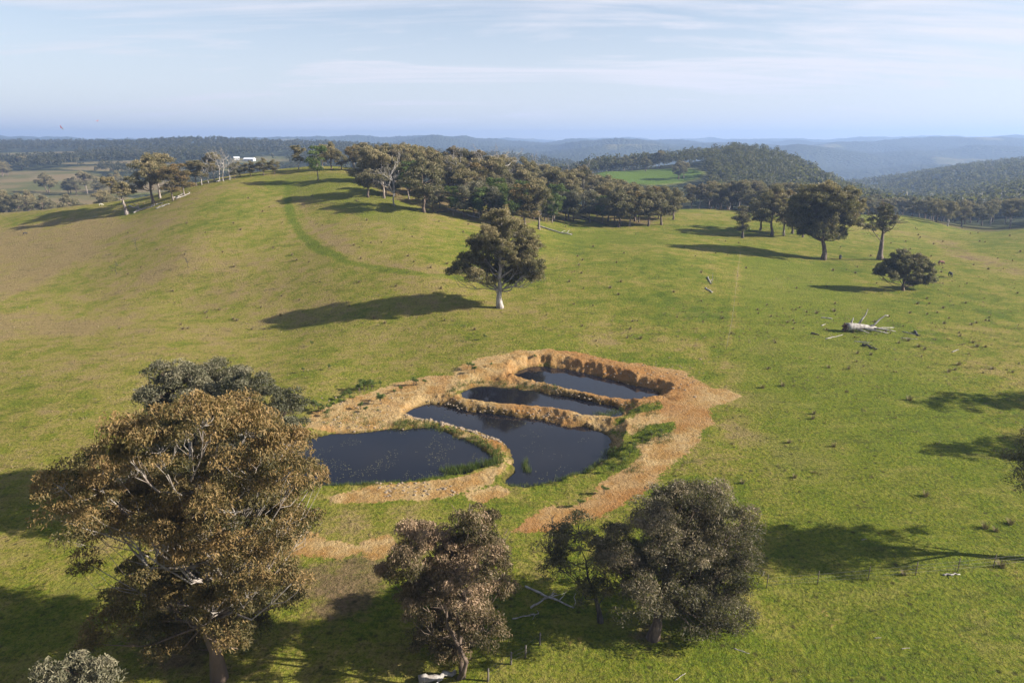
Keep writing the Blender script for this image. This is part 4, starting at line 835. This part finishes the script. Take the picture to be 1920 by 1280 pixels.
known = [(1640, 604), (1660, 622), (1703, 639), (1722, 651), (1734, 655), (1608, 663), (1633, 665), (1524, 785), (1526, 776), (1847, 990), (1867, 996), (1895, 982), (1735, 930), (1563, 837), (1512, 586), (1531, 588), (1564, 584), (1742, 570), (1706, 587), (1768, 578), (1854, 602), (1832, 650), (1848, 651), (1798, 684), (1779, 697), (1861, 692), (1430, 727), (1468, 724), (1705, 750), (1480, 830), (1392, 906), (1877, 1062), (1695, 1077), (1490, 895), (1720, 570), (1821, 609), (1770, 607)]
kp = ray_hits([p[0] for p in known], [p[1] for p in known])
def tussocks(P_, label, group, rg, s0, s1):
    for p in P_:
        o = link('grass_tussock', TUS[rg.integers(4)], None, (p[0], p[1], p[2]), rg.uniform(0, 6.28), rg.uniform(s0, s1)); tag(o, label, 'tussock', group)
tussocks(kp, 'brown rush tussock on the green flat around the bleached fallen tree', 'tussocks on the green flat', rg, .9, 1.5)
tussocks(pts_in(1420, 1920, 500, 700, 80, rg), 'brown rush tussock on the green flat around the bleached fallen tree', 'tussocks on the green flat', rg, .45, 1.1)
tussocks(pts_in(1040, 1400, 400, 640, 50, rg), 'small dark tussock on the slope below the grove', 'tussocks below the grove', rg, .7, 1.4)
tussocks(pts_in(200, 900, 360, 620, 75, rg), 'small dark tussock on the grassy hill face', 'tussocks on the hill face', rg, .8, 1.6)
tussocks(pts_in(1560, 1920, 425, 520, 40, rg), 'dark tussock along the valley gully', 'tussocks along the gully', rg, .8, 1.6)
# dead thistle stalks on the left slope, and small dark shrubs
def sapling(px, py, h, label, seed, bare=False):
    rg = np.random.default_rng(seed); p = hit(px, py); L = [(rg.normal(0, .12) * h, rg.normal(0, .12) * h, h * q, h * .22) for q in (.5, .7, .85)]
    gs = build_tree(L, rg, .035 * h ** .5, 2.5, .35 * h / 2, 0 if bare else 26, .16, extra_twigs=14 if bare else 0, twig=.018); tree_thing('sapling', label, tuple(p), gs, 'darkwood', 'green', None, 'sapling')
sapling(257, 469, 3.6, 'thin bare sapling on the slope above the brown fold', 211, True); sapling(218, 514, 3.4, 'thin bare sapling low on the slope by the fold', 212, True); sapling(353, 502, 3.0, 'lone wispy sapling mid-slope on the grassy hill', 213, True)
SH = []
for sd in range(3):
    r2 = np.random.default_rng(220 + sd); SH.append([g_.mesh(nm, M[mt], sm) for g_, nm, mt, sm in zip(build_tree([(r2.normal(0, .2), r2.normal(0, .2), q, .3) for q in (.35, .55, .75, .95)], r2, .04, 3.2, .24, 45, .13, twig=.012), ('stem', 'leaves'), ('brown', 'green'), (True, False))])
def shrub(px, py, s_, label, group):
    p = hit(px, py); e = link('shrub', None, None, tuple(p), rg.uniform(0, 6.28), s_); e.empty_display_size = .3; tag(e, label, 'shrub', group); m_ = SH[rg.integers(3)]; link('stem', m_[0], e); link('foliage', m_[1], e)
for px, py, s_ in [(683, 733, 1.5), (690, 731, 1.4), (675, 737, 1.3), (697, 730, 1.1), (655, 746, 1.0), (645, 750, 1.0), (713, 724, .7), (715, 757, 1.3), (712, 752, 1.0), (776, 723, 1.1), (780, 722, .9), (661, 753, .8), (638, 757, .7), (676, 767, .9), (686, 772, .7), (590, 767, 1.2),
                   (598, 772, 1.2), (605, 775, 1.0), (618, 772, 1.0), (612, 780, .8), (885, 693, 1.0), (890, 698, .9), (878, 690, .8), (797, 721, .7), (740, 738, .6), (752, 734, .7), (920, 687, .5), (1002, 672, .6)]:
    shrub(px, py, s_, 'small green shrub growing on the orange bank beside the ponds', 'shrubs on the pond bank')
for px, py in [(617, 693), (570, 698), (585, 648), (909, 636), (1150, 885), (1190, 842), (1165, 868), (1205, 830), (1240, 815), (1235, 825), (1222, 820), (1180, 855), (1150, 850), (1133, 925), (1088, 950)]: shrub(px, py, .75, 'low green bush among the weeds around the ponds', 'low bushes around the ponds')
# reeds and weeds round the water
def blades(name, label, P_, h, rg, mat, per=14, spread=.35, width=.014, lean=.35, cat='reeds'):
    g = Geo(); V, A_ = [], []
    n_ = len(P_) * per; i_ = np.repeat(np.arange(len(P_)), per); a = rg.uniform(0, 6.28, n_); r = spread * np.sqrt(rg.uniform(0, 1, n_)); hh = h * rg.uniform(.5, 1.15, n_) * np.repeat(rg.uniform(.6, 1.3, len(P_)), per)
    b_ = P_[i_] + np.stack([np.cos(a) * r, np.sin(a) * r, 0 * a - .05], -1); a2 = rg.uniform(0, 6.28, n_); ll = lean * hh * rg.uniform(0, 1, n_)
    tip = b_ + np.stack([np.cos(a2) * ll, np.sin(a2) * ll, hh], -1); a3 = rg.uniform(0, 6.28, n_); sd = np.stack([np.cos(a3), np.sin(a3), 0 * a3], -1) * width
    V = np.stack([b_ - sd, b_ + sd, tip], 1).reshape(-1, 3); g.add(V, np.arange(n_ * 3).reshape(-1, 3), None, np.repeat(np.clip(rg.normal(.5, .2, n_) + np.repeat(rg.normal(0, .12, len(P_)), per), 0, 1), 3))
    return tag(link(name, g.mesh(name, M[mat])), label, cat, None, 'stuff')
def along(pxs, n_, jit, wl, rg):
    q = at_z([p[0] for p in pxs], [p[1] for p in pxs], wl); s_ = np.concatenate([[0], np.cumsum(np.linalg.norm(np.diff(q, axis=0), axis=1))]); u = rg.uniform(0, s_[-1], n_)
    X = np.interp(u, s_, q[:, 0]) + rg.normal(0, jit, n_); Y = np.interp(u, s_, q[:, 1]) + rg.normal(0, jit, n_); return np.stack([X, Y, np.maximum(fast_ground(X, Y), wl - .1)], -1)
rg = np.random.default_rng(230)
blades('reeds', 'thick green reed bed in the corner of the speckled pond', along([(835, 884), (860, 882), (885, 879), (905, 875), (925, 868)], 150, .45, -1.1, rg), .85, rg, 'reed', 18, .3, .02)
blades('reeds', 'green reeds growing along the stone line between the ponds', along([(850, 808), (870, 820), (900, 832), (925, 846), (935, 860), (930, 872)], 120, .35, -1.1, rg), .6, rg, 'reed', 14, .3, .02)
blades('reeds', 'weedy green strip at the head of the speckled pond', along([(735, 802), (760, 797), (800, 798), (830, 806)], 130, .5, -1.1, rg), .5, rg, 'reed', 12, .35, .02)
blades('reeds', 'low weeds along the near shore of the ponds', np.vstack([along([(580, 908), (650, 911), (720, 908), (790, 902), (850, 894)], 150, .3, -1.1, rg), along([(950, 908), (985, 915), (1020, 911), (1050, 902), (1090, 888), (1130, 866), (1145, 840)], 200, .35, -1.1, rg)]), .45, rg, 'reed', 12, .3, .018)
blades('reeds', 'reed clump standing out in the largest pond', along([(985, 866), (988, 885)], 26, .25, -1.1, rg), .8, rg, 'reed', 14, .25, .018)
blades('reeds', 'green weeds fringing the middle pond', np.vstack([along([(845, 742), (862, 728), (890, 720), (930, 721), (1000, 730), (1050, 738)], 170, .4, -.35, rg), along([(1120, 776), (1140, 778), (1160, 768)], 90, .5, -.35, rg)]), .45, rg, 'reed', 12, .35, .02)
blades('weeds', 'low weeds on the bank east of the largest pond', np.vstack([pts_in(1150, 1205, 825, 885, 120, rg), pts_in(1190, 1262, 795, 832, 150, rg), pts_in(1170, 1235, 752, 780, 90, rg), pts_in(600, 720, 765, 800, 110, rg)]), .30, rg, 'green', 12, .4, .025, .7, 'weeds')
# near turf that breaks the surface
def turf(n_, rows_, cols_, rg):
    py = rg.uniform(*rows_, n_); px = rg.uniform(*cols_, n_); return ray_hits(px, py, lo=30, hi=260, n=160)
P_ = np.vstack([turf(9000, (840, 1280), (-60, 1980), rg), turf(4200, (600, 860), (-40, 1960), rg)])
xy = P_[:, :2]; keep = np.ones(len(P_), bool)
for q in DIRT: keep &= sdf(xy[:, 0], xy[:, 1], q) > .6
for q in PONDS: keep &= sdf(xy[:, 0], xy[:, 1], q[0]) > .8
P_ = P_[keep]; P_ = P_[fbm(P_[:, 0] / 3, P_[:, 1] / 3, 91, 3) > -.12]
blades('grass', 'grazed turf tufts over the near pasture', P_, .13, rg, 'grass', 10, .22, .022, .9, 'grass')
P2 = np.vstack([turf(3600, (330, 640), (-40, 1960), rg), turf(2600, (560, 900), (-40, 1960), rg)]); kp2 = np.ones(len(P2), bool)
for q in DIRT: kp2 &= sdf(P2[:, 0], P2[:, 1], q) > .8
for q in PONDS: kp2 &= sdf(P2[:, 0], P2[:, 1], q[0]) > 1.0
P2 = P2[kp2 & (np.hypot(P2[:, 0], P2[:, 1]) < 300)]; P2 = P2[fbm(P2[:, 0] / 12, P2[:, 1] / 12, 93, 3) > -.15]
blades('grass', 'coarse ungrazed grass clumps dotted over the slopes', P2, .32, rg, 'rush', 10, .26, .035, .8, 'grass')
# stones along the berms, floating specks
def stones(name, label, P_, rg, s0, s1, mat='stone', flat=.7):
    g = Geo(); t_ = (1 + 5 ** .5) / 2
    ico = np.array([(-1, t_, 0), (1, t_, 0), (-1, -t_, 0), (1, -t_, 0), (0, -1, t_), (0, 1, t_), (0, -1, -t_), (0, 1, -t_), (t_, 0, -1), (t_, 0, 1), (-t_, 0, -1), (-t_, 0, 1)], float) / 1.9
    fc = np.array([(0, 11, 5), (0, 5, 1), (0, 1, 7), (0, 7, 10), (0, 10, 11), (1, 5, 9), (5, 11, 4), (11, 10, 2), (10, 7, 6), (7, 1, 8), (3, 9, 4), (3, 4, 2), (3, 2, 6), (3, 6, 8), (3, 8, 9), (4, 9, 5), (2, 4, 11), (6, 2, 10), (8, 6, 7), (9, 8, 1)])
    for p in P_: g.add(ico * rg.uniform(.75, 1.25, (12, 3)) * rg.uniform(s0, s1) * np.array([rg.uniform(.8, 1.4), rg.uniform(.8, 1.4), flat]) + p, fc)
    return tag(link(name, g.mesh(name, M[mat])), label, 'stones', None, 'stuff')
stones('rubble', 'pale stones lining the low wall between the two front ponds', np.vstack([along([(764, 781), (785, 787), (805, 791)], 45, .25, -1.05, rg), along([(816, 793), (850, 801), (885, 811), (915, 822), (940, 831)], 110, .30, -1.05, rg)]), rg, .10, .30)
stones('rubble', 'clods and stones on the berm below the middle pond', along([(815, 749), (880, 763), (950, 770), (1020, 778), (1080, 786), (1140, 795)], 120, .6, -.6, rg), rg, .06, .18)
stones('rubble', 'clods along the berm below the upper pond', along([(980, 712), (1030, 727), (1080, 740), (1130, 750), (1180, 757)], 60, .4, .2, rg), rg, .05, .15)
stones('rubble', 'scattered clods on the orange banks and cut face', np.vstack([pts_in(600, 760, 745, 810, 90, rg), pts_in(1040, 1330, 670, 745, 130, rg), pts_in(700, 860, 905, 930, 60, rg)]), rg, .05, .20)
q = PONDS[0]; lo, hi = q[0].min(0), q[0].max(0); pp = rg.uniform(lo, hi, (2600, 2)); pp = pp[(sdf(pp[:, 0], pp[:, 1], q[0]) < -.8) & (fbm(pp[:, 0] / 3, pp[:, 1] / 3, 95, 3) > .05)]
q2 = PONDS[1]; lo, hi = q2[0].min(0), q2[0].max(0); pp2 = rg.uniform(lo, hi, (1500, 2)); pp2 = pp2[(sdf(pp2[:, 0], pp2[:, 1], q2[0]) < -.8) & (fbm(pp2[:, 0] / 3, pp2[:, 1] / 3, 96, 3) > .28)]
pp = np.vstack([pp, pp2]); g = Geo(); n_ = len(pp); a = rg.uniform(0, 6.28, n_)[:, None] + np.arange(5)[None] / 5 * 6.283; r = rg.uniform(.018, .05, n_)[:, None]
V = np.stack([pp[:, :1] + np.cos(a) * r * 1.3, pp[:, 1:] + np.sin(a) * r, np.full((n_, 5), -1.1 + .006)], -1).reshape(-1, 3); b5 = np.arange(n_)[:, None] * 5
g.add(V, np.concatenate([b5 + np.array([[0, 1, 2]]), b5 + np.array([[0, 2, 3]]), b5 + np.array([[0, 3, 4]])])); tag(link('floating_leaves', g.mesh('floating_leaves', M['pad'])), 'pale floating leaves speckling the front ponds', 'leaves', None, 'stuff')

# ------------------------------------------------------------------ cattle, birds, farm buildings
def cow(px, py, mat, label, rz, grp=None, s_=1.0, graze=True):
    p = hit(px, py); V = [(0, 0, 1.05), (.45, 0, 1.08), (.85, 0, 1.1), (-.45, 0, 1.08), (-.75, 0, 1.1)]; E = [(0, 1), (1, 2), (0, 3), (3, 4)]; Rd = [.36, .36, .30, .36, .30]
    def add(i0, pts, rs):
        for q, r_ in zip(pts, rs): V.append(q); Rd.append(r_); E.append((i0, len(V) - 1)); i0 = len(V) - 1
    for sx, i0 in ((.62, 2), (-.62, 4)):
        for sy in (.19, -.19): add(i0, [(sx, sy, .75), (sx + .02, sy, .4), (sx - .02, sy, .0)], [.14, .075, .065])
    add(2, [(1.15, 0, .95), (1.4, 0, .55), (1.6, 0, .25)] if graze else [(1.15, 0, 1.3), (1.35, 0, 1.5), (1.65, 0, 1.38)], [.20, .16, .10]); add(4, [(-.98, 0, 1.0), (-1.02, 0, .5)], [.05, .03])
    me = bpy.data.meshes.new('cow'); me.from_pydata(V, E, []); me.materials.append(M[mat]); o = link('cow', me, None, tuple(p), rz, s_); md = o.modifiers.new('skin', 'SKIN'); sd = o.modifiers.new('sub', 'SUBSURF'); sd.levels = sd.render_levels = 1
    for i_, v_ in enumerate(me.skin_vertices[0].data): v_.radius = (Rd[i_], Rd[i_] * (.85 if i_ < 5 else 1)); v_.use_root = i_ == 0
    return tag(o, label, 'cow', grp)
cow(1575, 486, 'cow_black', 'black cow standing near the trunk of the spreading gum', R(250)); cow(1763, 497, 'cow_red', 'reddish-brown cow grazing beyond the low bushy tree', R(20)); cow(1781, 519, 'cow_black', 'black cow grazing behind the low bushy tree', R(255)); cow(47, 440, 'cow_black', 'dark cow grazing on the brown spur', R(60), None, .65)
cow(189, 386, 'cream', 'cream cow lying pale on the brown spur', R(10), None, .7)
def bird(px, py, Y, bank, label):
    p = at_Y(px, py, Y); g = Geo(); b_ = [(-.17, 0, 0), (-.10, 0, .005), (0, 0, .01), (.10, 0, .015), (.16, 0, .02), (.19, 0, .01)]
    g.tube(b_, [.02, .05, .065, .055, .04, .01], 8); o = link('bird', g.mesh('bird', M['bird'], True), None, tuple(p)); o.rotation_euler = (bank, 0, R(160)); tag(o, label, 'bird', None)
    for s_ in (-1, 1):
        g = Geo(); up = np.array([(.08, .03, .02), (-.06, .03, .02), (.10, .22, .10), (-.06, .20, .10), (.03, .40, .13), (-.03, .38, .13)]) * (1, s_, 1)
        V = np.vstack([up + (0, 0, .008), up - (0, 0, .008)]); g.add(V, None, [(0, 1, 3, 2), (2, 3, 5, 4), (7, 6, 8, 9), (9, 8, 10, 11), (0, 2, 8, 6), (2, 4, 10, 8), (1, 7, 9, 3), (3, 9, 11, 5), (4, 5, 11, 10)]); link('wing', g.mesh('wing', M['wing' if s_ < 0 else 'bird']), o)
    g = Geo(); g.add([(-.15, .02, .005), (-.15, -.02, .005), (-.30, -.05, 0), (-.30, .05, 0), (-.22, 0, .02)], [(0, 1, 4), (1, 2, 4), (2, 3, 4), (3, 0, 4)], [(3, 2, 1, 0)]); link('tail', g.mesh('tail', M['wing']), o)
bird(115, 240, 110, .9, 'tiny pink bird flying low above the distant woods'); bird(183, 227, 125, -.3, 'tiny pinkish bird flying a little higher than its companion')
def house(px, Y, wdt, dpt, hgt, rz, name, label):
    q = gp(px, Y); e = link(name, None, None, (q[0], q[1], gz(*q) - .2), rz); tag(e, label, 'building'); g = Geo(); g.box((0, 0, hgt / 2), (wdt, dpt, hgt)); link('wall', g.mesh('wall', M['wall']), e)
    g = Geo(); o = .5; x_, y_ = wdt / 2 + o, dpt / 2 + o; rh = dpt * .28
    g.add([(-x_, -y_, hgt), (x_, -y_, hgt), (x_, y_, hgt), (-x_, y_, hgt), (-x_, 0, hgt + rh), (x_, 0, hgt + rh)], [(0, 4, 3), (1, 2, 5)], [(0, 1, 5, 4), (2, 3, 4, 5), (3, 2, 1, 0)]); link('roof', g.mesh('roof', M['roof']), e)
    for k_ in range(3):
        g = Geo(); g.box((-wdt / 3 + k_ * wdt / 3, -dpt / 2 - .03, 1.5 if k_ != 1 else 1.05), (1.6 if k_ != 1 else 1.0, .08, 1.2 if k_ != 1 else 2.1)); link('window' if k_ != 1 else 'door', g.mesh('window', M['glass']), e)
house(468, 1085, 16, 8, 3, R(-8), 'farmhouse', 'pale-roofed long farmhouse in the far valley'); house(444, 1095, 8, 6, 3.2, R(25), 'farm_shed', 'small white-roofed shed beside the far farmhouse')

# ------------------------------------------------------------------ haze: one closed box of thin air
g = Geo(); g.box((0, 4400, 5), (30000, 11200, 330)); hm, t = new_mat('haze'); pv = t.n('ShaderNodeVolumePrincipled', None, Color=(.34, .485, .79), Density=2.15e-4, Anisotropy=.2)
t.n('ShaderNodeOutputMaterial', None, Volume=pv.outputs[0]); tag(link('haze', g.mesh('haze', hm)), 'thin pale blue haze over the far hills', 'haze', None, 'stuff')
